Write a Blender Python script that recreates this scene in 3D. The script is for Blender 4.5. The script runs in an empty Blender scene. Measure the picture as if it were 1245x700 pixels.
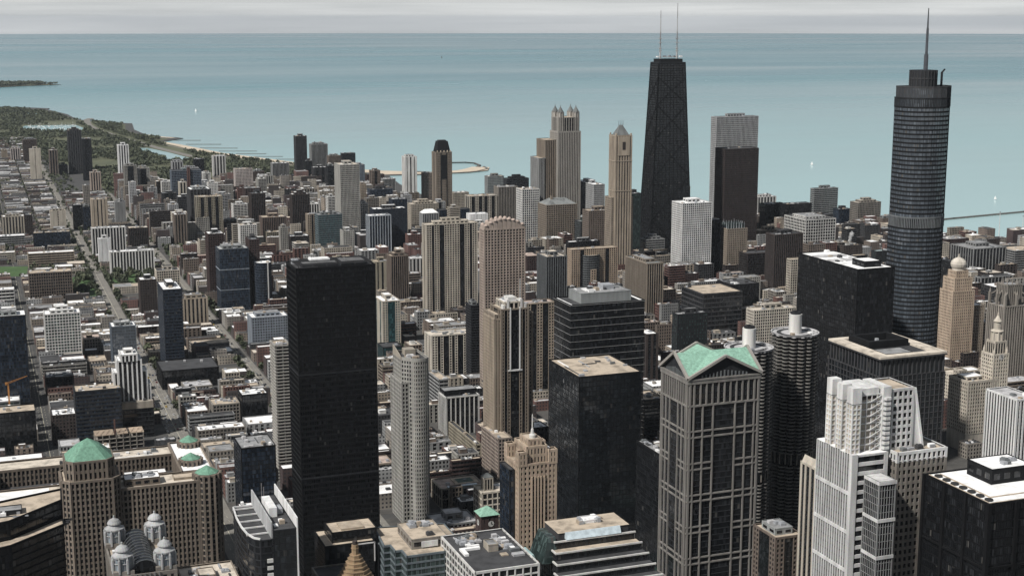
import bpy, math, random
from mathutils import Vector
R=math.radians
random.seed(7)
scene=bpy.context.scene
C=scene.collection

# ---------------------------------------------------------------- camera, world, sun, exposure
EYE=412.0
cam=bpy.data.objects.new('camera',bpy.data.cameras.new('camera')); C.objects.link(cam)
cam.location=(0,0,EYE); cam.rotation_euler=(R(90-10.6),0,R(-20.5))
cam.data.lens=50.6; cam.data.sensor_width=36; cam.data.clip_start=1; cam.data.clip_end=90000
scene.camera=cam
SUN_AZ,SUN_EL=246.0,48.0
world=bpy.data.worlds.new('World'); scene.world=world; world.use_nodes=True
wn=world.node_tree; wl=wn.links.new; wn.nodes.clear()
wo=wn.nodes.new('ShaderNodeOutputWorld'); bg=wn.nodes.new('ShaderNodeBackground')
sky=wn.nodes.new('ShaderNodeTexSky'); sky.sky_type='NISHITA'; sky.sun_disc=False
sky.sun_elevation=R(SUN_EL); sky.sun_rotation=R(SUN_AZ); sky.altitude=400; sky.air_density=1.0; sky.dust_density=2.0; sky.ozone_density=1.0
tc=wn.nodes.new('ShaderNodeTexCoord'); mp=wn.nodes.new('ShaderNodeMapping'); mp.inputs['Scale'].default_value=(2.2,2.2,60)
nz=wn.nodes.new('ShaderNodeTexNoise'); nz.inputs['Scale'].default_value=1.6; nz.inputs['Detail'].default_value=6; nz.inputs['Roughness'].default_value=.55
cr=wn.nodes.new('ShaderNodeValToRGB')
cr.color_ramp.elements[0].position=.32; cr.color_ramp.elements[0].color=(3.7,3.85,4.0,1)
cr.color_ramp.elements[1].position=.68; cr.color_ramp.elements[1].color=(6.4,6.45,6.5,1)
mx=wn.nodes.new('ShaderNodeMix'); mx.data_type='RGBA'; mx.inputs['Factor'].default_value=.86
wl(tc.outputs['Generated'],mp.inputs['Vector']); wl(mp.outputs['Vector'],nz.inputs['Vector']); wl(nz.outputs['Fac'],cr.inputs['Fac'])
sv=wn.nodes.new('ShaderNodeSeparateXYZ'); mz=wn.nodes.new('ShaderNodeMath'); mz.operation='MAXIMUM'; mz.inputs[1].default_value=.006; cv=wn.nodes.new('ShaderNodeCombineXYZ')
wl(tc.outputs['Generated'],sv.inputs[0]); wl(sv.outputs['X'],cv.inputs['X']); wl(sv.outputs['Y'],cv.inputs['Y']); wl(sv.outputs['Z'],mz.inputs[0]); wl(mz.outputs[0],cv.inputs['Z']); wl(cv.outputs[0],sky.inputs['Vector'])
wl(sky.outputs['Color'],mx.inputs['A']); wl(cr.outputs['Color'],mx.inputs['B'])
sx=wn.nodes.new('ShaderNodeSeparateXYZ'); wl(tc.outputs['Generated'],sx.inputs[0])
er=wn.nodes.new('ShaderNodeValToRGB'); er.color_ramp.elements[0].position=0; er.color_ramp.elements[0].color=(1.12,1.125,1.115,1)
er.color_ramp.elements[1].position=.28; er.color_ramp.elements[1].color=(.34,.37,.41,1); e1=er.color_ramp.elements.new(.022); e1.color=(.68,.70,.715,1); e2=er.color_ramp.elements.new(.010); e2.color=(1.10,1.11,1.10,1)
wl(sx.outputs['Z'],er.inputs['Fac'])
ml=wn.nodes.new('ShaderNodeMix'); ml.data_type='RGBA'; ml.blend_type='MULTIPLY'; ml.inputs['Factor'].default_value=1
wl(mx.outputs['Result'],ml.inputs['A']); wl(er.outputs['Color'],ml.inputs['B'])
wl(ml.outputs['Result'],bg.inputs['Color']); bg.inputs['Strength'].default_value=.108
wl(bg.outputs['Background'],wo.inputs['Surface'])
sl=bpy.data.lights.new('sun','SUN'); sl.energy=4.8; sl.angle=R(2.5); sl.color=(1.0,.965,.915)
so=bpy.data.objects.new('sun',sl); C.objects.link(so); so.location=(-500,-500,900)
_a,_e=R(SUN_AZ),R(SUN_EL)
so.rotation_euler=Vector((math.sin(_a)*math.cos(_e),math.cos(_a)*math.cos(_e),math.sin(_e))).to_track_quat('Z','Y').to_euler()
scene.view_settings.view_transform='Standard'; scene.view_settings.look='None'
scene.view_settings.exposure=0.17; scene.view_settings.gamma=1.0
scene.cycles.volume_bounces=0; scene.cycles.max_bounces=5; scene.cycles.diffuse_bounces=2; scene.cycles.glossy_bounces=3

# ---------------------------------------------------------------- materials
PAL=dict(cream=(.56,.49,.39),cream2=(.56,.50,.41),white=(.66,.64,.60),white2=(.70,.69,.67),tan=(.36,.285,.205),tan2=(.40,.32,.23),
 tan3=(.27,.215,.16),pinktan=(.37,.29,.235),pinkwhite=(.55,.47,.43),pinkcream=(.52,.40,.32),brown=(.15,.105,.085),brown2=(.185,.14,.11),
 brown3=(.065,.050,.045),brown4=(.050,.036,.033),maroon=(.068,.043,.040),redbrick=(.145,.080,.068),grey=(.40,.40,.40),grey2=(.26,.26,.255),
 grey3=(.13,.14,.145),dgrey=(.028,.030,.034),dgrey2=(.058,.058,.061),black=(.011,.0115,.013),black2=(.008,.0085,.010),navy=(.028,.036,.050),
 navy2=(.05,.065,.09),bluegrey=(.13,.16,.20),bluegrey2=(.25,.285,.33),bluewhite=(.42,.46,.50),khaki=(.30,.26,.185),concrete=(.33,.31,.275),
 concrete2=(.36,.345,.31),stone=(.25,.22,.185),beige=(.40,.345,.27),peach=(.46,.34,.235),teal=(.12,.15,.165),mart=(.21,.165,.125),
 gold=(.31,.22,.135),slate=(.16,.17,.165),copper=(.145,.30,.215),copper2=(.245,.43,.335),stonew=(.31,.285,.25),stoned=(.215,.198,.178),corn=(.185,.172,.155),rooftan=(.44,.35,.25),roofgrey=(.24,.24,.24),
 roofdark=(.045,.045,.048),roofwhite=(.80,.785,.76),roofpink=(.44,.33,.27),rooflgrey=(.42,.41,.41),rooflteal=(.30,.38,.38),roofconcrete=(.36,.36,.35),
 roofcream=(.55,.47,.37),roofslate=(.17,.18,.175),roofred=(.30,.10,.065),metal=(.30,.31,.33),orange=(.50,.22,.06),antenna=(.42,.40,.40),louvre=(.27,.285,.28))
for _k,_c in list(PAL.items()):
    if _k not in ('copper','copper2','orange','gold','redbrick','roofred'):
        _l=.3*_c[0]+.55*_c[1]+.15*_c[2]; PAL[_k]=tuple((_l+(x-_l)*.80)*f for x,f in zip(_c,(.99,1.0,1.01)))
MATS={}
def new(name):
    m=bpy.data.materials.new(name); m.use_nodes=True; nt=m.node_tree
    return m,nt,nt.nodes['Principled BSDF'],nt.links.new
def node(nt,t,**kw):
    n=nt.nodes.new(t)
    for k,v in kw.items(): setattr(n,k,v)
    return n
def ramp2(nt,p0,c0,p1,c1):
    r=node(nt,'ShaderNodeValToRGB'); e=r.color_ramp.elements
    e[0].position=p0; e[0].color=(*c0,1); e[1].position=p1; e[1].color=(*c1,1); return r
def wall(key,rough=.82,lo=.72,hi=1.16):
    k='wall_'+key
    if k in MATS: return MATS[k]
    c=PAL[key]; m,nt,p,L=new(k)
    t=node(nt,'ShaderNodeTexCoord'); g=node(nt,'ShaderNodeMapping'); g.inputs['Scale'].default_value=(.22,.22,.035)
    n=node(nt,'ShaderNodeTexNoise'); n.inputs['Scale'].default_value=1; n.inputs['Detail'].default_value=5
    r=ramp2(nt,.3,[x*lo for x in c],.7,[min(x*hi,.85) for x in c])
    n2=node(nt,'ShaderNodeTexNoise'); n2.inputs['Scale'].default_value=1.3; n2.inputs['Detail'].default_value=3
    mm=node(nt,'ShaderNodeMix',data_type='RGBA',blend_type='MULTIPLY'); mm.inputs['Factor'].default_value=.35
    L(t.outputs['Object'],g.inputs['Vector']); L(g.outputs['Vector'],n.inputs['Vector']); L(n.outputs['Fac'],r.inputs['Fac'])
    L(t.outputs['Object'],n2.inputs['Vector']); L(r.outputs['Color'],mm.inputs['A']); L(n2.outputs['Color'],mm.inputs['B'])
    oi=node(nt,'ShaderNodeObjectInfo'); hs=node(nt,'ShaderNodeHueSaturation')
    mr=node(nt,'ShaderNodeMapRange'); mr.inputs['To Min'].default_value=.86; mr.inputs['To Max'].default_value=1.14
    L(oi.outputs['Random'],mr.inputs['Value']); L(mr.outputs['Result'],hs.inputs['Value']); L(mm.outputs['Result'],hs.inputs['Color'])
    L(hs.outputs['Color'],p.inputs['Base Color'])
    p.inputs['Roughness'].default_value=rough; p.inputs['Specular IOR Level'].default_value=.15 if c[0]<.07 else .35; MATS[k]=m; return m
GL=dict(gv=(.052,.062,.074),gk=(.0085,.0095,.011),gb=(.012,.018,.028),gg=(.024,.036,.035),gt=(.018,.046,.050),gm=(.008,.010,.012))
def glass(key):
    k='glass_'+key
    if k in MATS: return MATS[k]
    c=GL[key]; m,nt,p,L=new(k)
    t=node(nt,'ShaderNodeTexCoord'); oi=node(nt,'ShaderNodeObjectInfo')
    vm=node(nt,'ShaderNodeVectorMath',operation='MULTIPLY'); vm.inputs[1].default_value=(1/1.7,1/1.7,1/3.7)
    fl=node(nt,'ShaderNodeVectorMath',operation='FLOOR')
    wnz=node(nt,'ShaderNodeTexWhiteNoise',noise_dimensions='4D')
    L(t.outputs['Object'],vm.inputs[0]); L(vm.outputs[0],fl.inputs[0]); L(fl.outputs[0],wnz.inputs['Vector']); 
    mu=node(nt,'ShaderNodeMath',operation='MULTIPLY'); mu.inputs[1].default_value=97.3; L(oi.outputs['Random'],mu.inputs[0]); L(mu.outputs[0],wnz.inputs['W'])
    r=node(nt,'ShaderNodeValToRGB'); r.color_ramp.interpolation='CONSTANT'; e=r.color_ramp.elements
    s=.6 if key=='gm' else 1.1 if key=='gv' else 1.0
    e[0].position=0; e[0].color=(*[x*(.9 if key=='gv' else .7) for x in c],1); e[1].position=.35; e[1].color=(*c,1)
    a=e.new(.66); a.color=(*[x*(1.25 if key=='gv' else 1.7) for x in c],1); b=e.new(.88); b.color=(*[x*(1.6 if key=='gv' else 2.2)+.006*s for x in c],1); d=e.new(.965 if key=='gv' else .988); d.color=(.07*s,.068*s,.064*s,1)
    L(wnz.outputs['Value'],r.inputs['Fac']); L(r.outputs['Color'],p.inputs['Base Color'])
    p.inputs['Roughness'].default_value=.10 if key in('gm','gv') else .16; p.inputs['IOR'].default_value=1.85 if key in('gm','gv') else 1.5
    # each pane sits at a slightly different angle
    gm=node(nt,'ShaderNodeNewGeometry'); w2=node(nt,'ShaderNodeTexWhiteNoise',noise_dimensions='4D'); L(fl.outputs[0],w2.inputs['Vector']); L(mu.outputs[0],w2.inputs['W'])
    sb=node(nt,'ShaderNodeVectorMath',operation='SUBTRACT'); sb.inputs[1].default_value=(.5,.5,.5); sc=node(nt,'ShaderNodeVectorMath',operation='SCALE'); sc.inputs['Scale'].default_value=.05
    ad=node(nt,'ShaderNodeVectorMath',operation='ADD'); nn=node(nt,'ShaderNodeVectorMath',operation='NORMALIZE')
    L(w2.outputs['Color'],sb.inputs[0]); L(sb.outputs[0],sc.inputs[0]); L(gm.outputs['Normal'],ad.inputs[0]); L(sc.outputs[0],ad.inputs[1]); L(ad.outputs[0],nn.inputs[0]); L(nn.outputs[0],p.inputs['Normal'])
    MATS[k]=m; return m
def copperm(key):
    k='copper_'+key
    if k in MATS: return MATS[k]
    c=PAL[key]; m,nt,p,L=new(k); t=node(nt,'ShaderNodeTexCoord'); n=node(nt,'ShaderNodeTexNoise'); n.inputs['Scale'].default_value=.5; n.inputs['Detail'].default_value=6; n.inputs['Roughness'].default_value=.7
    L(t.outputs['Object'],n.inputs['Vector']); r=ramp2(nt,.3,[x*.55 for x in c],.7,[min(.8,x*1.18) for x in c]); L(n.outputs['Fac'],r.inputs['Fac'])
    w=node(nt,'ShaderNodeTexWave'); w.inputs['Scale'].default_value=.55; w.inputs['Distortion'].default_value=.3; L(t.outputs['Object'],w.inputs['Vector']); r2=ramp2(nt,.0,(.72,.72,.72),.22,(1,1,1)); L(w.outputs['Fac'],r2.inputs['Fac'])
    mx=node(nt,'ShaderNodeMix',data_type='RGBA',blend_type='MULTIPLY'); mx.inputs['Factor'].default_value=1; L(r.outputs['Color'],mx.inputs['A']); L(r2.outputs['Color'],mx.inputs['B']); L(mx.outputs['Result'],p.inputs['Base Color']); p.inputs['Roughness'].default_value=.75; MATS[k]=m; return m
def roofm(key):
    k='roof_'+key
    if k in MATS: return MATS[k]
    c=PAL.get('roof'+key) or PAL[key]; m,nt,p,L=new(k)
    t=node(nt,'ShaderNodeTexCoord'); n=node(nt,'ShaderNodeTexNoise'); n.inputs['Scale'].default_value=.11; n.inputs['Detail'].default_value=7; n.inputs['Roughness'].default_value=.65
    lo=.78 if 'white' in key else .55; r=ramp2(nt,.36,[x*lo for x in c],.56,[min(.82,x*1.08) for x in c])
    oi=node(nt,'ShaderNodeObjectInfo'); ad=node(nt,'ShaderNodeVectorMath',operation='ADD')
    cx=node(nt,'ShaderNodeCombineXYZ'); mu=node(nt,'ShaderNodeMath',operation='MULTIPLY'); mu.inputs[1].default_value=300
    L(oi.outputs['Random'],mu.inputs[0]); L(mu.outputs[0],cx.inputs['X']); L(t.outputs['Object'],ad.inputs[0]); L(cx.outputs[0],ad.inputs[1])
    L(ad.outputs[0],n.inputs['Vector']); L(n.outputs['Fac'],r.inputs['Fac']); L(r.outputs['Color'],p.inputs['Base Color'])
    p.inputs['Roughness'].default_value=.9; MATS[k]=m; return m
def plain(key,col,rough=.7,metal=0):
    k='m_'+key
    if k in MATS: return MATS[k]
    m,nt,p,L=new(k); p.inputs['Base Color'].default_value=(*col,1); p.inputs['Roughness'].default_value=rough; p.inputs['Metallic'].default_value=metal
    n=node(nt,'ShaderNodeTexNoise'); n.inputs['Scale'].default_value=.4; n.inputs['Detail'].default_value=4
    t=node(nt,'ShaderNodeTexCoord'); L(t.outputs['Object'],n.inputs['Vector'])
    r=ramp2(nt,.3,[x*.75 for x in col],.7,[min(.85,x*1.15) for x in col]); L(n.outputs['Fac'],r.inputs['Fac']); L(r.outputs['Color'],p.inputs['Base Color'])
    MATS[k]=m; return m
def facademat(key):
    """masonry wall with a pattern of small dark windows, for far low buildings"""
    k='facade_'+key
    if k in MATS: return MATS[k]
    c=PAL[key]; m,nt,p,L=new(k)
    g=node(nt,'ShaderNodeNewGeometry'); sp=node(nt,'ShaderNodeSeparateXYZ'); sn=node(nt,'ShaderNodeSeparateXYZ')
    L(g.outputs['Position'],sp.inputs[0]); L(g.outputs['Normal'],sn.inputs[0])
    ab=node(nt,'ShaderNodeMath',operation='ABSOLUTE'); L(sn.outputs['X'],ab.inputs[0]); gt=node(nt,'ShaderNodeMath',operation='GREATER_THAN'); gt.inputs[1].default_value=.5; L(ab.outputs[0],gt.inputs[0])
    mu=node(nt,'ShaderNodeMix',data_type='FLOAT'); L(gt.outputs[0],mu.inputs['Factor']); L(sp.outputs['X'],mu.inputs['A']); L(sp.outputs['Y'],mu.inputs['B'])
    def band(src,per,lo,hi):
        d=node(nt,'ShaderNodeMath',operation='DIVIDE'); d.inputs[1].default_value=per; f=node(nt,'ShaderNodeMath',operation='FRACT')
        a=node(nt,'ShaderNodeMath',operation='GREATER_THAN'); a.inputs[1].default_value=lo; b=node(nt,'ShaderNodeMath',operation='LESS_THAN'); b.inputs[1].default_value=hi
        x=node(nt,'ShaderNodeMath',operation='MULTIPLY'); L(src,d.inputs[0]); L(d.outputs[0],f.inputs[0]); L(f.outputs[0],a.inputs[0]); L(f.outputs[0],b.inputs[0]); L(a.outputs[0],x.inputs[0]); L(b.outputs[0],x.inputs[1]); return x.outputs[0]
    w=node(nt,'ShaderNodeMath',operation='MULTIPLY'); L(band(mu.outputs['Result'],3.4,.28,.76),w.inputs[0]); L(band(sp.outputs['Z'],3.6,.3,.78),w.inputs[1])
    n=node(nt,'ShaderNodeTexNoise'); n.inputs['Scale'].default_value=.05; n.inputs['Detail'].default_value=4; L(g.outputs['Position'],n.inputs['Vector'])
    r=ramp2(nt,.3,[x*.6 for x in c],.7,[x*1.3 for x in c]); L(n.outputs['Fac'],r.inputs['Fac'])
    mx=node(nt,'ShaderNodeMix',data_type='RGBA'); L(w.outputs[0],mx.inputs['Factor']); L(r.outputs['Color'],mx.inputs['A']); mx.inputs['B'].default_value=(.02,.022,.026,1)
    L(mx.outputs['Result'],p.inputs['Base Color']); p.inputs['Roughness'].default_value=.7; MATS[k]=m; return m

# ---------------------------------------------------------------- mesh helpers
class MB:
    def __init__(s): s.v=[]; s.f=[]; s.m=[]
    def quad(s,a,b,c,d,mi=0):
        i=len(s.v); s.v+= [a,b,c,d]; s.f.append((i,i+1,i+2,i+3)); s.m.append(mi)
    def tri(s,a,b,c,mi=0):
        i=len(s.v); s.v+= [a,b,c]; s.f.append((i,i+1,i+2)); s.m.append(mi)
    def ngon(s,pts,mi=0):
        i=len(s.v); s.v+= list(pts); s.f.append(tuple(range(i,i+len(pts)))); s.m.append(mi)
    def hexa(s,b,t,mi=0,bot=False):
        n=len(b)
        for i in range(n): s.quad(b[i],b[(i+1)%n],t[(i+1)%n],t[i],mi)
        s.ngon(t,mi)
        if bot: s.ngon(b[::-1],mi)
    def box(s,x0,y0,z0,x1,y1,z1,mi=0,bot=False):
        s.hexa([(x0,y0,z0),(x1,y0,z0),(x1,y1,z0),(x0,y1,z0)],[(x0,y0,z1),(x1,y0,z1),(x1,y1,z1),(x0,y1,z1)],mi,bot)
    def obox(s,p,u,n,a,b,d0,d1,z0,z1,mi=0,bot=False):
        def P(t,d,z): return (p[0]+u[0]*t+n[0]*d,p[1]+u[1]*t+n[1]*d,z)
        A=[P(a,d0,z0),P(a,d1,z0),P(b,d1,z0),P(b,d0,z0)]; B=[P(a,d0,z1),P(a,d1,z1),P(b,d1,z1),P(b,d0,z1)]
        s.quad(A[0],A[1],B[1],B[0],mi); s.quad(A[1],A[2],B[2],B[1],mi); s.quad(A[2],A[3],B[3],B[2],mi); s.quad(B[0],B[1],B[2],B[3],mi)
        s.quad(A[3],A[2],A[1],A[0],mi)
    def prism(s,poly,z0,z1,mi=0,top=True):
        n=len(poly)
        for i in range(n):
            a,b=poly[i],poly[(i+1)%n]; s.quad((*a,z0),(*b,z0),(*b,z1),(*a,z1),mi)
        if top: s.ngon([(*a,z1) for a in poly],mi)
    def frustum(s,c,polyb,polyt,z0,z1,mi=0):
        s.hexa([(c[0]+x,c[1]+y,z0) for x,y in polyb],[(c[0]+x,c[1]+y,z1) for x,y in polyt],mi)
    def cone(s,c,r0,r1,z0,z1,n=12,mi=0):
        b=[(c[0]+r0*math.cos(2*math.pi*i/n),c[1]+r0*math.sin(2*math.pi*i/n)) for i in range(n)]
        if r1<=0:
            for i in range(n): s.tri((*b[i],z0),(*b[(i+1)%n],z0),(c[0],c[1],z1),mi)
        else:
            t=[(c[0]+r1*math.cos(2*math.pi*i/n),c[1]+r1*math.sin(2*math.pi*i/n)) for i in range(n)]
            s.hexa([(*p,z0) for p in b],[(*p,z1) for p in t],mi)
    def lathe(s,c,prof,n=16,mi=0):
        for (r0,z0),(r1,z1) in zip(prof,prof[1:]):
            for i in range(n):
                a,b=2*math.pi*i/n,2*math.pi*(i+1)/n
                q=[(c[0]+r0*math.cos(a),c[1]+r0*math.sin(a),z0),(c[0]+r0*math.cos(b),c[1]+r0*math.sin(b),z0),(c[0]+r1*math.cos(b),c[1]+r1*math.sin(b),z1),(c[0]+r1*math.cos(a),c[1]+r1*math.sin(a),z1)]
                if r1<1e-6: s.tri(q[0],q[1],q[2],mi)
                elif r0<1e-6: s.tri(q[0],q[2],q[3],mi)
                else: s.quad(*q,mi)
    def bar(s,a,b,w,mi=0,w2=None):
        a,b=Vector(a),Vector(b); d=(b-a).normalized(); x=d.cross(Vector((0,0,1)))
        if x.length<1e-3: x=Vector((1,0,0))
        x.normalize(); y=d.cross(x); w2=w if w2 is None else w2
        def ring(p,w): return [tuple(p+x*sx*w/2+y*sy*w/2) for sx,sy in ((-1,-1),(1,-1),(1,1),(-1,1))]
        s.hexa(ring(a,w),ring(b,w2),mi,True)
    def mesh(s,name,mats):
        me=bpy.data.meshes.new(name); me.from_pydata(s.v,[],s.f)
        for m in (mats if isinstance(mats,(list,tuple)) else [mats]): me.materials.append(m)
        if any(s.m): me.polygons.foreach_set('material_index',s.m)
        me.update(); return me
    def build(s,name,mats,parent=None,loc=None):
        o=bpy.data.objects.new(name,s.mesh(name,mats)); C.objects.link(o)
        if parent is not None: o.parent=parent
        if loc: o.location=loc
        return o
def put(name,me,parent=None,loc=(0,0,0)):
    o=bpy.data.objects.new(name,me); C.objects.link(o); o.location=loc
    if parent is not None: o.parent=parent
    return o
def tag(o,label=None,cat=None,group=None,kind=None):
    if label: o['label']=label
    if cat: o['category']=cat
    if group: o['group']=group
    if kind: o['kind']=kind
    return o
def thing(name,x,y,label,cat,group=None):
    o=bpy.data.objects.new(name,None); C.objects.link(o); o.location=(x,y,0); o.empty_display_size=1
    return tag(o,label,cat,group)
def rect(x0,y0,x1,y1): return [(x0,y0),(x1,y0),(x1,y1),(x0,y1)]
def inset(poly,d):
    cx=sum(p[0] for p in poly)/len(poly); cy=sum(p[1] for p in poly)/len(poly); out=[]
    for x,y in poly:
        l=math.hypot(x-cx,y-cy) or 1; out.append((x-(x-cx)/l*d*1.3,y-(y-cy)/l*d*1.3))
    return out
def circ(cx,cy,r,n=24,a0=0): return [(cx+r*math.cos(a0+2*math.pi*i/n),cy+r*math.sin(a0+2*math.pi*i/n)) for i in range(n)]

# ---------------------------------------------------------------- facades
ST=dict(G=dict(bay=3.4,pw=.85,pd=.45,sh=1.05,sd=.34,fh=3.6),W=dict(bay=3.2,pw=1.4,pd=.35,sh=1.45,sd=.28,fh=3.4),
 W2=dict(bay=3.5,pw=1.3,pd=.6,sh=1.1,sd=.35,fh=3.1),W3=dict(bay=2.4,pw=1.0,pd=.3,sh=1.3,sd=.22,fh=3.8),
 P=dict(bay=3.2,pw=1.0,pd=.7,sh=1.0,sd=.1,fh=3.5,dark=1),PP=dict(bay=6,pw=2.8,pd=.5,sh=.95,sd=.12,fh=3.2,dark=1),
 B=dict(bay=6,pw=.25,pd=.06,sh=1.5,sd=.4,fh=3.8),B2=dict(bay=9,pw=.3,pd=.1,sh=.55,sd=.35,fh=6.5,light=1),
 C=dict(bay=3,pw=.18,pd=.14,sh=.5,sd=.07,fh=3.8),K=dict(bay=9,pw=7.4,pd=.3,sh=1.0,sd=.15,fh=3.2),
 S=dict(bay=3.4,pw=1.3,pd=.4,sh=1.2,sd=.3,fh=3.2,pat='wwgg'),S2=dict(bay=3.6,pw=1.2,pd=.6,sh=1.1,sd=.35,fh=3.1,pat='wgwwgggwgw'),
 L=dict(bay=6,pw=1.2,pd=.5,sh=1.0,sd=1.1,fh=3.0))
def style(k,**kw):
    d=dict(ST[k]); d.update(kw); return d
def frame(mb,p,q,z0,z1,st,mi=0,di=1,ends=True):
    """one facade: piers and spandrels standing proud of the glazing, from p to q (outward side on the right)"""
    L=math.hypot(q[0]-p[0],q[1]-p[1])
    if L<.5: return
    u=((q[0]-p[0])/L,(q[1]-p[1])/L); n=(u[1],-u[0])
    nb=max(1,round(L/st['bay'])); b=L/nb; nf=max(1,round((z1-z0)/st['fh'])); fh=(z1-z0)/nf
    pw=min(st['pw'],b*.9); pd,sd,sh=st['pd'],st['sd'],min(st['sh'],fh*.8); pat=st.get('pat'); si=di if st.get('dark') else mi
    cw=st.get('cw',max(pw*.75,.5))
    zb=max(z0-.5,0)
    if ends:
        mb.obox(p,u,n,0,cw,-.1,pd+.02,zb,z1,mi); mb.obox(p,u,n,L-cw,L+pd+.02,-.1,pd+.02,zb,z1,mi)
    if pat:
        half=[pat[i%len(pat)] for i in range((nb+1)//2)]; kinds=half+half[:nb//2][::-1]
        for i in range(nb):
            a,e=i*b,(i+1)*b
            if kinds[i]=='w':
                mb.obox(p,u,n,a,a+pw/2,-.1,pd,zb,z1,mi); mb.obox(p,u,n,e-pw/2,e,-.1,pd,zb,z1,mi)
                for j in range(nf+1): 
                    zz=z0+j*fh; mb.obox(p,u,n,a+pw/2,e-pw/2,-.1,sd,max(zz-sh/2,0),min(zz+sh/2,z1),mi)
            else:
                for j in range(nf+1):
                    zz=z0+j*fh; mb.obox(p,u,n,a,e,-.1,.1,max(zz-.3,0),min(zz+.3,z1),di)
    else:
        for i in range(1 if ends else 0,nb): mb.obox(p,u,n,i*b-pw/2,i*b+pw/2,-.1,pd,zb,z1,mi)
        for j in range(nf+1):
            zz=z0+j*fh; mb.obox(p,u,n,0,L+(sd if sd>pd else 0),-.1,sd,max(zz-sh/2,0),min(zz+sh/2,z1+(0 if sd<=pd else .1)),si)
FAR=1850
def tier(root,poly,z0,z1,st,wk,gk,rk,mb=None,rows=None,par=1.0,dk=None,roof=True,skip=()):
    """a storeyed body: wall frame, one window_row per storey, roof"""
    n=len(poly); own=mb is None; mb=mb or MB()
    for i in range(n):
        if i not in skip: frame(mb,poly[i],poly[(i+1)%n],z0,z1,st,0,1,ends=n<9)
    dm=max(st['pd'],st['sd'])+.05
    if par:
        for i in range(n):
            p,q=poly[i],poly[(i+1)%n]; L=math.hypot(q[0]-p[0],q[1]-p[1])
            if L<.3: continue
            u=((q[0]-p[0])/L,(q[1]-p[1])/L); nn=(u[1],-u[0])
            mb.obox(p,u,nn,0,L+dm,-.45,dm,z1-.35,z1+par,0)
    mats=[wall(wk),wall(dk) if dk else glass(gk)]
    if own: mb.build('wall',mats,root)
    cx=sum(p[0] for p in poly)/n; cy=sum(p[1] for p in poly)/n
    far=math.hypot(root.location.x+cx,root.location.y+cy)
    if rows is None: rows=far<FAR
    nf=max(1,round((z1-z0)/st['fh'])); fh=(z1-z0)/nf
    if rows:
        r=MB(); r.prism(poly,0,fh,0,top=False); me=r.mesh('window_row',glass(gk))
        for j in range(nf): put('window_row',me,root,(0,0,z0+j*fh))
    else:
        r=MB(); r.prism(poly,z0,z1,0,top=False); r.build('window',glass(gk),root)
    if roof:
        r=MB(); r.ngon([(*p,z1+.06) for p in inset(poly,.15)]); r.build('roof',roofm(rk),root)
    return mb
def unit(root,x0,y0,z0,x1,y1,z1,key='metal',name='roof_unit'):
    b=MB(); b.box(x0,y0,z0,x1,y1,z1); 
    if min(x1-x0,y1-y0)>3 and z1-z0>1.2:
        b.box(x0+.5,y0+.5,z1-.02,x0+1.6,y1-.5,z1+.5); b.box(x1-1.8,y0+.6,z1-.02,x1-.6,y0+1.8,z1+.6)
    return b.build(name,plain(key,PAL[key]),root)
def units(root,x0,y0,x1,y1,z,n,rng,big=1.0):
    if n>=5: ducts(root,x0,y0,x1,y1,z,n//3+1,rng)
    for _ in range(n):
        w,d,h=rng.uniform(1.6,4.5)*big,rng.uniform(1.6,4.5)*big,rng.uniform(.8,2.4)*big
        if x1-x0<w+2 or y1-y0<d+2: continue
        x=rng.uniform(x0+1,x1-w-1); y=rng.uniform(y0+1,y1-d-1)
        unit(root,x,y,z,x+w,y+d,z+h,rng.choice(['metal','roofwhite','roofdark','metal','rooflgrey','grey3','tan']))
def ducts(root,x0,y0,x1,y1,z,n,rng):
    for _ in range(n):
        if x1-x0<8 or y1-y0<8: return
        b=MB(); w=rng.uniform(.5,1.1); h=rng.uniform(.5,1.0); x=rng.uniform(x0+1,x1-3); y=rng.uniform(y0+1,y1-3); l=rng.uniform(.2,.5)
        if rng.random()<.5: b.box(x,y,z,min(x+l*(x1-x0),x1-1),y+w,z+h)
        else: b.box(x,y,z,x+w,min(y+l*(y1-y0),y1-1),z+h)
        k=rng.choice(['metal','rooflgrey','roofdark','roofwhite']); b.build('duct',plain(k,PAL[k]),root)
def penthouse(root,x0,y0,x1,y1,z,h,key,rk='grey',name='penthouse',louv=True):
    b=MB(); b.box(x0,y0,z,x1,y1,z+h)
    if louv and h>3:
        for (p,q) in (((x0,y0),(x1,y0)),((x0,y1),(x0,y0)),((x1,y0),(x1,y1))):
            L=math.hypot(q[0]-p[0],q[1]-p[1]); u=((q[0]-p[0])/L,(q[1]-p[1])/L); nn=(u[1],-u[0]); k=max(1,int(L/6))
            for i in range(k): b.obox(p,u,nn,(i+.2)*L/k,(i+.8)*L/k,-.05,.12,z+h*.3,z+h*.72,1)
    for i,(p,q) in enumerate((((x0,y0),(x1,y0)),((x1,y0),(x1,y1)),((x1,y1),(x0,y1)),((x0,y1),(x0,y0)))):
        L=math.hypot(q[0]-p[0],q[1]-p[1]); u=((q[0]-p[0])/L,(q[1]-p[1])/L); nn=(u[1],-u[0]); b.obox(p,u,nn,0,L+.12,-.3,.12,z+h-.2,z+h+.5,0)
    r=MB(); r.quad((x0+.2,y0+.2,z+h+.05),(x1-.2,y0+.2,z+h+.05),(x1-.2,y1-.2,z+h+.05),(x0+.2,y1-.2,z+h+.05))
    o=b.build(name,[wall(key),glass('gk')],root); q=r.build('roof',roofm(rk),o); return o
def pyramid(b,poly,z0,top,zt,mi=0):
    n=len(poly)
    if len(top)==1:
        for i in range(n): b.tri((*poly[i],z0),(*poly[(i+1)%n],z0),(*top[0],zt),mi)
    else: b.hexa([(*p,z0) for p in poly],[(*p,zt) for p in top],mi)

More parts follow.
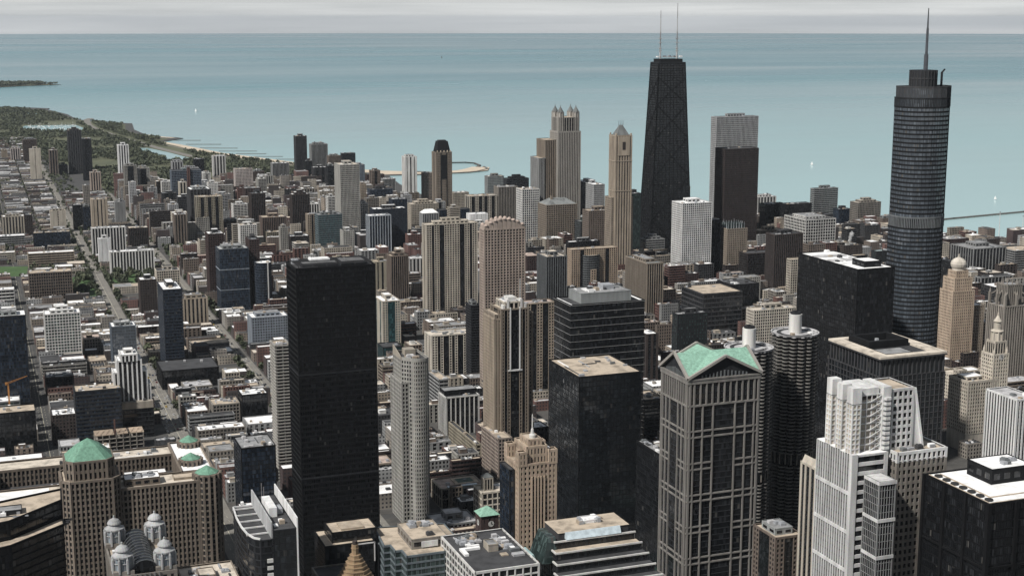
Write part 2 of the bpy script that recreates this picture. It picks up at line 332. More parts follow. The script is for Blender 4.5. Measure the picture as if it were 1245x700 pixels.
BOX=[]      # footprints already built on: x0,y0,x1,y1,h,ref
def fp(x0,y0,x1,y1,h,ref): BOX.append((x0,y0,x1,y1,h,ref))

# ---------------------------------------------------------------- haze: the air between the camera and the far shore
hz=MB(); hz.box(-30000,-6000,-6,47000,52000,480,0,True)
hm=bpy.data.materials.new('haze'); hm.use_nodes=True; ht=hm.node_tree; ht.nodes.clear()
ho=ht.nodes.new('ShaderNodeOutputMaterial'); hv=ht.nodes.new('ShaderNodeVolumePrincipled'); hv.inputs['Color'].default_value=(.80,.87,.95,1)
hv.inputs['Density'].default_value=1.5e-5; hv.inputs['Anisotropy'].default_value=.2; ht.links.new(hv.outputs[0],ho.inputs['Volume'])
tag(hz.build('haze',hm),kind='stuff')

# ---------------------------------------------------------------- setting: lake, ground, streets
SHORE=[(2600,1300),(2200,1450),(1950,1620),(1850,2100),(1700,2320),(1620,2480),(1330,2580),(1080,2680),(1000,2860),(985,3100),(1005,3500),(1035,3712),(1105,3706),(1190,3740),(1130,3790),(1020,3830),(926,3950),(830,4200),(775,4330),(700,4530),(668,4700),(640,4850),(600,5010),(690,5130),(672,5180),(590,5260),(572,5600),(600,5940),(520,6020),(410,6260),(395,6600),(330,7000),(345,7080),(200,7240),(60,7350),(-40,7500),(-60,8200),(-60,8900),(150,9350),(330,9500),(545,9600),(470,9760),(260,9900),(100,10050),(-400,10300),(-1200,11500),(-4000,14000),(-6500,14000),(-6500,-4000),(2600,-4000)]
def lakemat():
    m,nt,p,L=new('lake_water')
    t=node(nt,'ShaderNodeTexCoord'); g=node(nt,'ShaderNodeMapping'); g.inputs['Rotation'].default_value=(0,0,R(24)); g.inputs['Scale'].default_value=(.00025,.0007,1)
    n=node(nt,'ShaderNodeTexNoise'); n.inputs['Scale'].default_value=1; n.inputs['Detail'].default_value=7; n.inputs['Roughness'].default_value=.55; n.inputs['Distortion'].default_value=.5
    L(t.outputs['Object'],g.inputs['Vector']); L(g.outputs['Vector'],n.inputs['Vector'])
    r=ramp2(nt,.25,(.095,.215,.252),.75,(.16,.295,.325)); L(n.outputs['Fac'],r.inputs['Fac'])  # long noise bands: cloud shadows and currents put into the water colour
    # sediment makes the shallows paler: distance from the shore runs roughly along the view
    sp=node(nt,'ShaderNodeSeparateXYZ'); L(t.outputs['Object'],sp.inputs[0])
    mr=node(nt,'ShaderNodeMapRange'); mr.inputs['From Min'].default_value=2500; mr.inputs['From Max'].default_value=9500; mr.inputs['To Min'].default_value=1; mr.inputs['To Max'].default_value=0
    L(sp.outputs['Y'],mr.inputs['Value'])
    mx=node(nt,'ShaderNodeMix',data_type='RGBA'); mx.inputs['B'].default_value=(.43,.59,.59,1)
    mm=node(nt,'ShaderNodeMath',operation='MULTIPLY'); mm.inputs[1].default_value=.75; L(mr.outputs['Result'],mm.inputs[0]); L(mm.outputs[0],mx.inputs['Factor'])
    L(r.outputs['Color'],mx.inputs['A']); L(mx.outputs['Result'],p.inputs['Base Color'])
    n2=node(nt,'ShaderNodeTexNoise'); n2.inputs['Scale'].default_value=.06; n2.inputs['Detail'].default_value=6; L(t.outputs['Object'],n2.inputs['Vector'])
    g3=node(nt,'ShaderNodeMapping'); g3.inputs['Rotation'].default_value=(0,0,R(20)); g3.inputs['Scale'].default_value=(.00014,.00042,1)
    n3=node(nt,'ShaderNodeTexNoise'); n3.inputs['Scale'].default_value=1; n3.inputs['Detail'].default_value=5; L(t.outputs['Object'],g3.inputs['Vector']); L(g3.outputs['Vector'],n3.inputs['Vector'])
    r3=ramp2(nt,.35,(.13,)*3,.68,(.34,)*3); L(n3.outputs['Fac'],r3.inputs['Fac']); L(r3.outputs['Color'],p.inputs['Roughness'])
    bp=node(nt,'ShaderNodeBump'); bp.inputs['Strength'].default_value=.18; bp.inputs['Distance'].default_value=1.5; L(n2.outputs['Fac'],bp.inputs['Height']); L(bp.outputs['Normal'],p.inputs['Normal'])
    p.inputs['IOR'].default_value=1.33; p.inputs['Specular IOR Level'].default_value=.5
    return m
b=MB(); RR=41500; b.ngon([(RR*math.cos(2*math.pi*i/96),RR*math.sin(2*math.pi*i/96),-2.0) for i in range(96)])
# the lake only has to cover the quarter of the compass with open water
b=MB(); pts=[(-3000,-3000,-2.0)]+[(RR*math.sin(R(a)),RR*math.cos(R(a)),-2.0) for a in range(100,-31,-1)]; b.ngon(pts)
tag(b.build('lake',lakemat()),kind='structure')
def groundmat(name,c0,c1,scale=.01,rough=.95):
    m,nt,p,L=new(name); t=node(nt,'ShaderNodeTexCoord'); n=node(nt,'ShaderNodeTexNoise'); n.inputs['Scale'].default_value=scale; n.inputs['Detail'].default_value=8; n.inputs['Roughness'].default_value=.7
    L(t.outputs['Object'],n.inputs['Vector']); r=ramp2(nt,.32,c0,.68,c1); L(n.outputs['Fac'],r.inputs['Fac']); L(r.outputs['Color'],p.inputs['Base Color']); p.inputs['Roughness'].default_value=rough; return m
asph=groundmat('asphalt',(.034,.034,.034),(.066,.065,.063),.05)
conc=groundmat('pavement_concrete',(.035,.034,.032),(.085,.080,.074),.06)
lightroad=groundmat('worn_avenue',(.13,.122,.11),(.20,.19,.17),.05)
grassm=groundmat('grass',(.055,.065,.036),(.105,.108,.062),.012)
lawnm=groundmat('mown_lawn',(.035,.075,.022),(.055,.105,.032),.03)
sandm=groundmat('sand',(.42,.35,.265),(.56,.48,.38),.02)
riverm,_nt,_p,_L=new('river_water'); _p.inputs['Base Color'].default_value=(.020,.036,.030,1); _p.inputs['Roughness'].default_value=.12
_n=node(_nt,'ShaderNodeTexNoise'); _n.inputs['Scale'].default_value=.25; _b=node(_nt,'ShaderNodeBump'); _b.inputs['Strength'].default_value=.25; _L(_n.outputs['Fac'],_b.inputs['Height']); _L(_b.outputs['Normal'],_p.inputs['Normal'])
# the city ground, cut out along the shoreline, with a skirt down to the water
b=MB(); b.ngon([(x,y,0) for x,y in SHORE])
for i in range(len(SHORE)):
    p,q=SHORE[i],SHORE[(i+1)%len(SHORE)]; b.quad((*q,0),(*p,0),(*p,-3),(*q,-3))
tag(b.build('ground',asph),kind='structure')
def strip(name,line,w,z,mat,kind='structure'):
    b=MB(); L=[]; Rr=[]
    for i,(x,y) in enumerate(line):
        a=line[max(i-1,0)]; c=line[min(i+1,len(line)-1)]; d=math.hypot(c[0]-a[0],c[1]-a[1]); ux,uy=(c[0]-a[0])/d,(c[1]-a[1])/d
        ww=w[i] if isinstance(w,(list,tuple)) else w
        L.append((x-uy*ww/2,y+ux*ww/2,z)); Rr.append((x+uy*ww/2,y-ux*ww/2,z))
    for i in range(len(line)-1): b.quad(Rr[i],Rr[i+1],L[i+1],L[i])
    o=b.build(name,mat); tag(o,kind=kind); return o
def sheet(name,pts,z,mat):
    b=MB(); b.ngon([(x,y,z) for x,y in pts]); o=b.build(name,mat); tag(o,kind='structure'); return o
RIVER=[(-400,925),(200,928),(430,935),(560,950),(700,970),(830,1015),(960,1045),(1200,1070),(2000,1095)]
strip('river',RIVER,58,.03,riverm)
# the park along the shore
sheet('park_lawn',[(300,3560),(985,3500),(1010,3690),(900,3930),(800,4200),(690,4500),(625,4850),(585,5010),(640,5130),(560,5280),(540,5600),(570,5900),(500,6000),(400,6240),(370,6600),(300,6960),(120,7200),(-60,7300),(-60,5200),(180,4700),(250,4300)],.02,grassm)
sheet('far_park_lawn',[(-200,9000),(150,9380),(330,9520),(530,9605),(460,9740),(250,9880),(-300,10000)],.02,grassm)
sheet('suburb_lawn',[(-3500,5330),(-61,5330),(-61,8900),(-300,9900),(-3500,12000)],.015,grassm)
strip('beach',[(600,5000),(636,4850),(668,4690),(705,4515),(780,4320),(838,4180),(930,3940),(1020,3818),(1100,3760)],[18,30,38,44,50,46,48,60,60],.08,sandm)
strip('beach_spit',[(1000,3760),(1075,3745),(1160,3730),(1250,3735),(1300,3765),(1338,3830)],[44,44,46,62,74,50],.06,sandm)
strip('oak_beach',[(1075,2670),(1005,2850),(990,3000)],[30,36,24],.06,sandm)
strip('point_beach',[(660,5160),(600,5250),(585,5340)],[20,26,16],.07,sandm)
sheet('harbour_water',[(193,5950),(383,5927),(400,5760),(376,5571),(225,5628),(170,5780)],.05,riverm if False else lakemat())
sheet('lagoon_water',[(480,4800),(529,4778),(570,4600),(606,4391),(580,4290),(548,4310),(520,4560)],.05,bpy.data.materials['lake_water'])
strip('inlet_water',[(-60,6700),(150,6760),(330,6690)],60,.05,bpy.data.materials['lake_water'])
strip('shore_drive',[(470,6300),(444,6203),(430,5900),(440,5633),(494,5208),(554,4800),(620,4440),(720,4200),(860,3900),(920,3600),(925,3100),(960,2780),(1180,2540),(1500,2400)],26,.10,lightroad)
strip('shore_path',[(520,5950),(505,5560),(560,5150),(590,4900),(640,4700),(690,4460),(770,4260)],9,.11,lightroad)
sheet('school_field',[(22,2549),(74,2533),(67,2435),(20,2449)],.22,lawnm)
XS=[-317,-195,-72.5,50,175,294,415,535,655,775,895,1020,1145,1270,1400,1530,1660,1790]
YS=[975,1120,1235,1330,1425,1520,1610,1705,1800,1895,1990,2100,2200,2310,2440,2545,2650,2760,2870,2980,3090,3200,3310,3420,3540]
XW={50:13,175:20,294:17,655:18,895:20}
def shore_x(y):
    """x of the shoreline at northing y"""
    best=9e9
    for p,q in zip(SHORE[:44],SHORE[1:44]):
        if (p[1]-y)*(q[1]-y)<=0 and p[1]!=q[1]:
            best=min(best,p[0]+(q[0]-p[0])*(y-p[1])/(q[1]-p[1]))
    return best if best<9e8 else 2600
for x in XS:
    w=XW.get(x,13); mt=lightroad if x in (175,294) else asph
    top=3560 if x>240 else 5200
    while top>1100 and shore_x(top)<x+20: top-=60
    o=strip('street',[(x,960),(x,(960+top)/2),(x,top)],w,.006,mt)
    if x in (50,175,294):      # painted lane lines
        b=MB()
        for lx in (-.14,.14): b.quad((x+lx-.07,990,.012),(x+lx+.07,990,.012),(x+lx+.07,top,.012),(x+lx-.07,top,.012))
        y=1000
        while y<2400:
            for lx in (-w*.25,w*.25): b.quad((x+lx-.08,y,.012),(x+lx+.08,y,.012),(x+lx+.08,y+4,.012),(x+lx-.08,y+4,.012))
            y+=11
        tag(b.build('lane_marking',plain('lanepaint',(.62,.58,.44))),kind='structure')
# raised pavement blocks between the streets
BLOCKS=[]
b=MB()
ext=YS+[3640+110*i for i in range(16)]
for i in range(len(XS)-1):
    for j in range(len(ext)-1):
        x0=XS[i]+XW.get(XS[i],13)/2; x1=XS[i+1]-XW.get(XS[i+1],13)/2; y0=ext[j]+6; y1=ext[j+1]-6
        if j==0: y0=978
        if x1>shore_x((y0+y1)/2)-60: continue
        if y0>3480 and x1>230: continue
        BLOCKS.append((x0,y0,x1,y1)); b.box(x0,y0,0,x1,y1,.15)
tag(b.build('pavement',conc),kind='structure')

# ---------------------------------------------------------------- towers that are plain storeyed bodies
TOWERS=[
('apartment_slab','the small pale pink slab','small pale pink slab block among trees near the left edge below the harbour',100.3,4433.6,126.3,4451.6,39.4,'PP','pinkwhite','gk','white',{}),
('apartment_tower','the reddish twin tower','reddish brown twin tower behind the slim cream slab, far left',132.7,4332.9,169.5,4357.9,72.5,'P','brown','gk','grey',{}),
('apartment_slab','the slim cream slab','slim blank cream slab tower beside the long avenue, far left',132.8,3863.3,159.7,3879.3,84.9,'K','cream','gk','white',{}),
('apartment_tower','the thin brown striped tower','thin brown tower with pale stripes left of the tall dark park towers',187.3,4009.4,208.2,4031.4,67.7,'PP','brown2','gk','white',{}),
('apartment_tower','the taller dark park tower','tall charcoal tower with a cream crown rising before the boat harbour',238.7,4035.0,273.6,4063.0,116.7,'PP','dgrey2','gk','tan',{'ph': '4'}),
('apartment_tower','the shorter dark park tower','charcoal tower with white roof, right of and lower than the cream-crowned one',262.3,3855.6,284.7,3879.6,107.9,'S','dgrey','gk','white',{}),
('office_block','the low dark park block','low dark block between the thin brown tower and the tall charcoal tower',211.8,4021.1,232.9,4047.1,26.4,'C','black','gk','dark',{}),
('apartment_tower','the small pink cream tower','small pink and cream tower above the pale low roofs, below the charcoal pair',261.4,3623.6,285.5,3639.6,44.0,'PP','pinkcream','gk','white',{}),
('apartment_tower','the white framed dark tower','dark tower with white corner frames and a white roof box above the trees, left',318.8,3497.6,342.3,3522.6,118.3,'PP','white2','gk','white',{'ph': '1'}),
('apartment_tower','the grey concrete tower','grey concrete tower with dark bays right of the white framed dark tower',309.5,3275.0,336.1,3297.0,91.3,'S','concrete','gk','grey',{}),
('apartment_tower','the paired grey concrete tower','pale concrete balcony tower touching the blue glass tower under construction',339.5,3294.1,365.5,3316.1,82.9,'S','concrete2','gk','grey',{}),
('apartment_slab','the light striped slab','light striped slab behind the blue glass tower under construction',442.1,3502.7,467.2,3522.7,74.9,'PP','grey','gk','white',{}),
('apartment_block','the grey gridded block','grey gridded block right of the blue glass tower under construction',448.1,3364.4,484.6,3386.4,72.3,'G','grey','gk','grey',{}),
('apartment_tower','the dark slim park tower','slim dark tower beside the grey gridded block at the park edge',504.1,3569.8,528.0,3589.8,72.7,'C','dgrey','gk','dark',{}),
('apartment_tower','the zebra striped tower','bold black and white vertically striped tower at the park edge',556.0,3606.7,586.4,3626.7,75.8,'PP','white','gk','white',{'bay': '7', 'pw': '3.4'}),
('apartment_tower','the pinkish beige tower','pinkish beige tower with few windows near the beach, right of the zebra striped one',556.4,3291.3,595.8,3315.3,73.5,'W','pinkwhite','gk','tan',{}),
('apartment_block','the brown beach block','brown block between the pinkish beige tower and the grey striped one',641.0,3536.6,668.5,3556.6,40.6,'P','brown','gk','grey',{}),
('apartment_tower','the slim striped twin','dark tower with white vertical stripes on its left side, behind the tan walled one',377.7,2745.1,416.1,2788.8,93.9,'PP','dgrey2','gk','white',{}),
('apartment_tower','the tan walled tower','tower with a plain tan left wall and dark windowed right half, left centre',382.9,2699.4,430.0,2725.4,84.9,'S','khaki','gk','tan',{}),
('apartment_block','the cream ribbed block','cream block with vertical ribs in front of a brick red tower',485.1,2968.9,530.1,2992.9,39.3,'PP','cream','gk','cream',{}),
('apartment_tower','the brick red tower','small brick red tower rising behind the cream ribbed block',542.7,3186.8,562.7,3200.8,42.1,'W','redbrick','gk','dark',{}),
('apartment_slab','the near black slab','near black brown slab tower right of the cream ribbed block',483.8,2694.1,509.5,2720.1,87.4,'P','brown3','gk','dark',{}),
('warehouse_loft','the big brown loft','big plain brown building beside the near black slab',481.7,2578.5,524.5,2608.5,57.2,'P','brown','gk','tan',{}),
('apartment_block','the yellowish small block','small yellowish block in front of the big brown loft',483.2,2547.6,514.5,2567.6,34.3,'G','khaki','gk','tan',{}),
('apartment_tower','the maroon brick tower','maroon brick tower with small windows behind the blue glass block',313.4,2107.9,336.2,2135.2,101.5,'W','maroon','gk','white',{'ph': '1'}),
('office_tower','the blue glass block','blue glass tower with pale concrete corners and roof tanks, left centre',317.3,2035.1,358.8,2069.1,89.1,'C','navy2','gb','concrete',{'ph': '2', 'mech': '1'}),
('apartment_tower','the second maroon tower','plain maroon brick tower just right of the blue glass block',365.1,2061.9,379.4,2091.9,96.8,'W','maroon','gk','dark',{}),
('apartment_tower','the slim round navy tower','slim navy tower with rounded front and one white vertical line',367.4,2022.2,390.4,2047.2,68.0,'C','navy','gb','white',{'round': '1'}),
('apartment_slab','the tan slit tower','tan tower with dark vertical slits behind the white apartment group, left',207.9,2887.9,237.2,2913.9,66.0,'PP','tan2','gk','tan',{'bay': '8', 'pw': '5'}),
('apartment_slab','the plain grey slab','plain grey concrete slab right of the tan tower with slits',258.1,2952.6,277.2,2972.6,51.3,'K','grey2','gk','grey',{}),
('office_block','the left small black tower','small black tower left of the navy grey one beside the avenue',177.1,2958.5,195.1,2976.5,47.6,'C','black','gk','dark',{}),
('office_block','the right small dark tower','small navy grey tower between the black tower and the tan one with slits',192.9,2916.6,207.7,2934.6,48.7,'C','dgrey','gb','grey',{}),
('apartment_slab','the big cream slab','blocky cream tower with one dark slit, left of the avenue',132.3,2927.4,160.8,2945.4,42.0,'K','cream','gk','tan',{}),
('apartment_block','the left edge stone apartments','beige apartment tower with paired bays at the far left edge',42.4,2870.0,81.5,2892.0,42.4,'PP','beige','gk','white',{}),
('apartment_block','the dark brick annex','dark brick apartment wing right of the beige far left apartment tower',81.9,2855.3,96.0,2875.3,45.5,'W','brown3','gk','dark',{}),
('office_block','the curved podium','low grey podium with rounded white roof at the left edge',31.5,2767.0,77.9,2791.0,19.7,'B','grey2','gk','white',{'ph': '0'}),
('office_block','the tan roofed glass block','low dark glass block with a long tan roof left of the avenue',91.4,2714.3,154.9,2734.3,30.0,'C','dgrey','gb','tan',{'ph': '5'}),
('apartment_block','the white ribbed rear block','white block with vertical ribs behind the two other white blocks, left',184.0,2583.0,240.4,2599.0,52.1,'PP','white','gk','white',{'bay': '5', 'pw': '1.8'}),
('apartment_slab','the white windowless slab','narrow white slab standing before the rear white ribbed block',187.2,2491.0,206.6,2505.0,46.3,'K','white2','gk','white',{}),
('apartment_block','the long white ribbed block','long white ribbed block with trees at its foot, right of the white slab',198.1,2401.9,267.7,2419.9,36.7,'PP','white','gk','white',{'bay': '5', 'pw': '2', 'ph': '3'}),
('office_block','the brown rounded block','dark brown office block with cream rounded roof right of the white group',253.3,2653.8,287.4,2679.8,39.0,'P','brown3','gk','cream',{}),
('apartment_block','the twin maroon low block','wide maroon brick block with two white roofs below the blue glass tower under construction',313.5,2790.5,358.3,2808.5,31.7,'W','maroon','gk','white',{'ph': '3'}),
('school_building','the banded tan school','long tan school with brown bands and a white roof by the green field',74.2,2515.5,148.3,2537.5,23.7,'B','tan','gk','white',{'ph': '0'}),
('school_building','the left edge school wing','cream school wing with flat white roof cut by the left edge above the field',26.4,2586.2,55.1,2604.2,17.1,'B','cream','gk','white',{'ph': '0'}),
('warehouse_loft','the brown brick loft','brown brick loft with pale window bands and cluttered roof below the school',64.7,2213.7,125.4,2243.7,40.7,'G','brown2','gk','tan',{'ph': '3', 'fh': '4.5'}),
('office_block','the white banded block','dark block with white bands at the left edge below the green field',18.9,2184.2,42.1,2204.2,24.2,'B','white','gk','white',{'ph': '0', 'fh': '5'}),
('apartment_block','the cream gridded block','cream gridded block with a domed roof tank, right of the white group',245.0,2173.4,278.3,2199.4,40.0,'G','cream','gk','dark',{'ph': '1'}),
('office_block','the dark brown narrow tower','dark brown brick tower left of the tall navy tower',204.5,2021.9,226.8,2045.9,54.6,'W','brown3','gk','white',{}),
('apartment_tower','the tall navy tower','tall navy blue tower with white roof and dotted balconies, left',198.2,1704.4,220.1,1759.5,97.3,'B','navy','gb','white',{'ph': '1'}),
('office_block','the navy tower podium','dark parking podium under the tall navy tower with light rim',182.7,1614.3,246.2,1667.1,20.9,'C','black','gk','dark',{'ph': '0'}),
('apartment_tower','the tan striped tower','tan and dark vertically striped tower right of the tall navy tower',251.8,1945.8,284.9,1967.8,38.6,'PP','tan2','gk','dark',{}),
('office_block','the blue grey glass block','blue grey glass office block beside the avenue, left of the white stepped tower',141.0,1747.1,169.3,1775.1,48.4,'C','bluegrey','gv','white',{'ph': '2'}),
('apartment_tower','the white gridded tower','pale tower with white grid and green glass, far left middle',67.5,1797.4,108.7,1823.4,59.1,'G','white','gg','white',{'ph': '4'}),
('apartment_tower','the left edge glass tower','dark blue glass tower with white balcony edge at the left border',-3.3,1585.3,40.4,1615.3,101.7,'C','dgrey','gb','white',{'ph': '2'}),
('office_tower','the lower left glass tower','charcoal glass tower with tan roof deck in the lower left corner area',1.9,1411.3,39.4,1437.3,42.0,'C','black','gk','tan',{'ph': '0'}),
('office_block','the planted roof block','low block with green planted terrace between the two left edge glass towers',3.3,1561.3,28.6,1581.3,15.3,'B','grey2','gg','white',{'ph': '0'}),
('warehouse_loft','the ribbed brick loft','dark brick loft with pale vertical ribs beside the shaded street, left',58.8,1626.2,87.5,1656.2,21.4,'P','brown3','gk','grey',{'bay': '6', 'pw': '1.3', 'ph': '3'}),
('warehouse_loft','the white roofed brown loft','brown loft with a flat bright white roof left of the dark blue office',54.9,1431.4,77.3,1455.4,29.9,'W','brown3','gk','white',{'ph': '3'}),
('office_tower','the dark blue office','dark blue office slab with white edge lines above the green pyramid roof',77.3,1423.5,120.9,1449.5,53.8,'B','dgrey','gb','tan',{'ph': '3'}),
('residential_tower','the light blue grey block','pale blue grey block with tiny windows left of the huge black tower',314.1,1775.2,360.1,1805.2,41.3,'W','bluegrey2','gk','white',{'ph': '2'}),
('office_block','the cream ten storey block','cream ten storey block with bright roof beside the busy avenue',247.2,1574.6,262.8,1594.6,22.6,'G','beige','gk','white',{'ph': '0'}),
('office_block','the round cornered loft','grey stone loft with rounded corner and cluttered pale roof, lower left',213.7,1449.2,240.7,1475.2,20.9,'G','stone','gk','tan',{'ph': '3'}),
('office_block','the white topped dark block','dark block with a flat white roof left of the huge black tower',242.3,1441.9,268.6,1465.9,30.6,'C','black','gk','white',{'ph': '3'}),
('office_tower','the dark cut glass block','dark glass office block with stepped roof boxes left of the huge black tower',192.3,1158.0,221.2,1193.8,60.0,'C','black','gb','grey',{'ph': '3'}),
('apartment_tower','the narrow balcony tower','narrow concrete balcony tower half hidden behind the left edge of the huge black tower',240.7,1245.5,253.3,1267.5,125.0,'L','concrete','gk','tan',{}),
('office_tower','the huge black tower','huge black glass tower with dark roof pit, left of centre',209.7,1000.0,267.4,1032.7,236.1,'B','black2','gk','dark',{'ph': '6', 'mech': '1', 'fh': '4', 'bay': '1.7', 'pw': '.22', 'pd': '.42'}),
('apartment_tower','the hip roofed dark tower','dark brown tower with white cornice and stepped penthouse left of the tall concrete grid tower',553.4,2657.0,586.2,2679.0,87.1,'P','brown3','gk','white',{'ph': '4'}),
('apartment_block','the white crowned ribbed block','dark ribbed block with a scalloped white top, left of the tall concrete grid tower',584.3,2746.4,625.0,2770.4,56.4,'PP','white','gk','white',{'bay': '5', 'pw': '1.6'}),
('apartment_tower','the thin tan tower','thin tan tower with dark glazed side left of the teal banded tower',558.5,2549.7,576.0,2565.7,63.2,'S','tan','gk','tan',{}),
('office_tower','the teal banded tower','teal grey glass tower with horizontal bands below the tall concrete grid tower',564.2,2488.2,607.4,2516.2,69.2,'B','teal','gt','grey',{}),
('apartment_tower','the tall concrete grid tower','tall pale concrete tower covered in a fine square grid, centre left',631.8,2595.7,667.7,2640.6,145.7,'G','concrete2','gk','cream',{'bay': '2.6', 'ph': '1'}),
('office_block','the teal sign block','dark low block with white roof and teal panel in front of the thin tan tower',509.4,2470.1,543.0,2494.1,36.4,'C','brown3','gk','white',{}),
('apartment_tower','the thin concrete tower','thin concrete tower left of the low block with the teal panel',494.9,2482.9,508.0,2496.9,51.1,'W','concrete','gk','white',{}),
('apartment_tower','the slim dark lake tower','slim dark tower with white cap standing against the lake, left of centre',793.0,3739.6,821.4,3763.6,108.0,'P','dgrey2','gk','white',{'ph': '1'}),
('apartment_tower','the wide grey lake tower','wide grey ribbed tower against the lake beside the slim white capped one',826.4,3705.7,869.1,3729.7,88.2,'P','grey2','gk','grey',{}),
('apartment_block','the small dark lake block','small dark block tucked between the two towers standing against the lake',790.5,3616.1,808.6,3634.1,54.6,'C','dgrey','gk','white',{}),
('apartment_tower','the grey striped tower','grey striped tower left of the slim dark lake tower',683.8,3502.2,723.5,3526.2,62.6,'P','grey2','gk','white',{}),
('apartment_block','the tan roofed old block','tan and brown old block right of the wide grey lake tower',854.5,3632.7,885.8,3650.7,63.6,'W','brown2','gk','tan',{}),
('apartment_block','the dark topped block','dark block with knobbly roof line behind the tall concrete grid tower',878.2,3583.4,912.6,3601.4,73.5,'C','dgrey','gk','dark',{'ph': '3'}),
('apartment_block','the light columned block','dark block with light columns below the wide grey lake tower',761.9,3400.3,795.1,3420.3,59.5,'S','dgrey2','gk','white',{}),
('apartment_slab','the dark flank slab','dark slab just left of the tall concrete grid tower',761.2,3246.9,776.7,3266.9,78.0,'C','dgrey','gk','grey',{}),
('apartment_block','the dark pillared block','dark pillared block in front of the grey striped tower',609.4,3319.8,646.8,3337.8,36.4,'P','dgrey','gk','white',{}),
('apartment_tower','the slender white tower','slender white windowless tower standing alone against the lake',914.5,3140.9,942.7,3162.9,103.1,'PP','white','gk','white',{'bay': '9', 'pw': '6'}),
('apartment_block','the brown lake block','brown block left of the tower with the dark tapered crown',963.1,3154.7,986.7,3172.7,62.6,'W','brown2','gk','tan',{}),
('office_tower','the half built blue tower','blue glass tower under construction with raw brown core, centre left',796.0,3003.4,846.6,3027.4,48.2,'C','navy2','gb','dark',{'ph': '1'}),
('apartment_block','the maroon white edged block','dark maroon block with white edges behind the half built blue tower',873.4,3323.0,915.9,3341.0,45.2,'S','maroon','gk','dark',{}),
('apartment_block','the grey curved shore block','grey block near the curved beach, right of the dark maroon block',888.6,3231.9,917.4,3249.9,44.2,'P','grey2','gk','white',{}),
('office_tower','the rear navy tower','navy glass tower peeping above the wider navy one, centre',710.3,2523.6,738.4,2547.6,86.5,'C','navy','gb','grey',{}),
('office_tower','the wide navy tower','wide navy glass tower behind the white ribbed navy one, centre',649.4,2427.4,708.5,2453.4,83.0,'G','navy','gb','white',{'bay': '2'}),
('office_tower','the ribbed navy tower','navy tower with thin white ribs and white roof edge, centre',632.8,2396.1,671.0,2418.2,76.2,'P','bluewhite','gb','white',{'bay': '5', 'pw': '.8'}),
('apartment_hotel','the old cream hotel','old cream stone hotel with stepped top below the tower with dark tapered crown',759.4,2568.5,812.5,2595.7,69.9,'W','beige','gk','cream',{'ph': '4'}),
('apartment_tower','the white hip roofed tower','pale tower with white hipped roof behind the broad cream tower',762.0,2504.0,791.9,2524.0,60.8,'P','grey','gb','white',{'hip': '7'}),
('office_block','the dark flat block','dark flat topped block behind the broad cream tower',797.5,2511.5,855.1,2531.5,64.3,'C','navy','gb','dark',{'ph': '0'}),
('apartment_tower','the white walled block','navy block with a blank white right wall behind the broad cream tower',834.4,2446.1,867.5,2468.1,63.2,'K','white2','gb','white',{'ph': '0'}),
('apartment_tower','the broad cream tower','broad cream tower with dark vertical strips and stepped top, centre',574.5,1871.3,647.9,1890.6,133.4,'S2','cream','gk','cream',{'ph': '4', 'fh': '3.1', 'pat': 'wwgwwggwww'}),
('apartment_tower','the red brick white roofed tower','red brick tower with white roof left of the broad cream tower',697.9,2380.7,724.0,2398.7,42.0,'W','redbrick','gk','white',{'ph': '1'}),
('apartment_tower','the khaki striped tower','khaki tower with dark stripes behind the right edge of the huge black tower',554.6,2071.3,577.6,2093.3,51.6,'PP','khaki','gk','tan',{'bay': '8', 'pw': '4.4'}),
('apartment_tower','the brown crowned tower','brown tower with ragged tan crown left of the broad cream tower',555.1,1983.6,580.5,2005.6,73.8,'P','brown2','gk','tan',{'ph': '4'}),
('apartment_block','the brick and white block','brick block with white vertical panels in front of the red brick tower',623.1,2125.0,647.2,2143.0,44.2,'PP','white','gk','white',{}),
('apartment_tower','the teal fronted tower','tower with teal glass front and cream balconies right of the huge black tower',470.9,1726.3,494.1,1765.9,60.6,'S','cream','gt','white',{'ph': '1'}),
('parking_block','the teal tower podium','dark green glass podium below the teal fronted tower',453.2,1661.2,477.2,1687.2,16.5,'C','dgrey','gt','dark',{'ph': '0'}),
('apartment_tower','the wide cream block','wide cream apartment block with rounded roof line, centre',485.7,1565.7,538.4,1593.3,48.2,'S2','cream2','gk','cream',{'ph': '3', 'fh': '3.1', 'pat': 'wwgwggwg'}),
('office_block','the fin fronted block','dark office block with white vertical fins, centre below the wide cream block',427.3,1331.0,461.7,1354.1,38.4,'P','white','gk','dark',{'bay': '5', 'pw': '1.1', 'ph': '7'}),
('parking_block','the slanted band block','dark block with pale slanted looking bands left of the fin fronted block',442.0,1400.3,452.0,1441.1,39.2,'B','grey2','gk','tan',{'ph': '0'}),
('office_block','the long olive block','long low olive windowed block along the street right of the fin fronted block',422.5,1225.6,427.0,1307.5,20.0,'G','khaki','gk','dark',{'ph': '3'}),
('apartment_tower','the slim dark corner tower','slim dark tower squeezed between the broad cream and pinkish tan towers',523.9,1534.7,533.9,1552.4,87.5,'L','dgrey','gk','dark',{}),
('civic_building','the columned stone hall','pale stone building with tall windows and a pool on its roof, lower centre',355.0,1120.6,392.9,1148.8,17.6,'G','beige','gk','pink',{'fh': '8', 'bay': '6', 'ph': '0', 'pool': '1'}),
('warehouse_loft','the slate roofed block','low block with a grey slab roof and brown penthouse beside the clock tower',323.0,1031.2,356.6,1059.7,19.1,'G','grey2','gk','lgrey',{'ph': '1'}),
('apartment_tower','the grey shore box','grey box tower at the shore right of the tower with the dark tapered crown',1061.5,2992.3,1099.3,3012.3,67.8,'G','grey2','gk','tan',{'bay': '2.4'}),
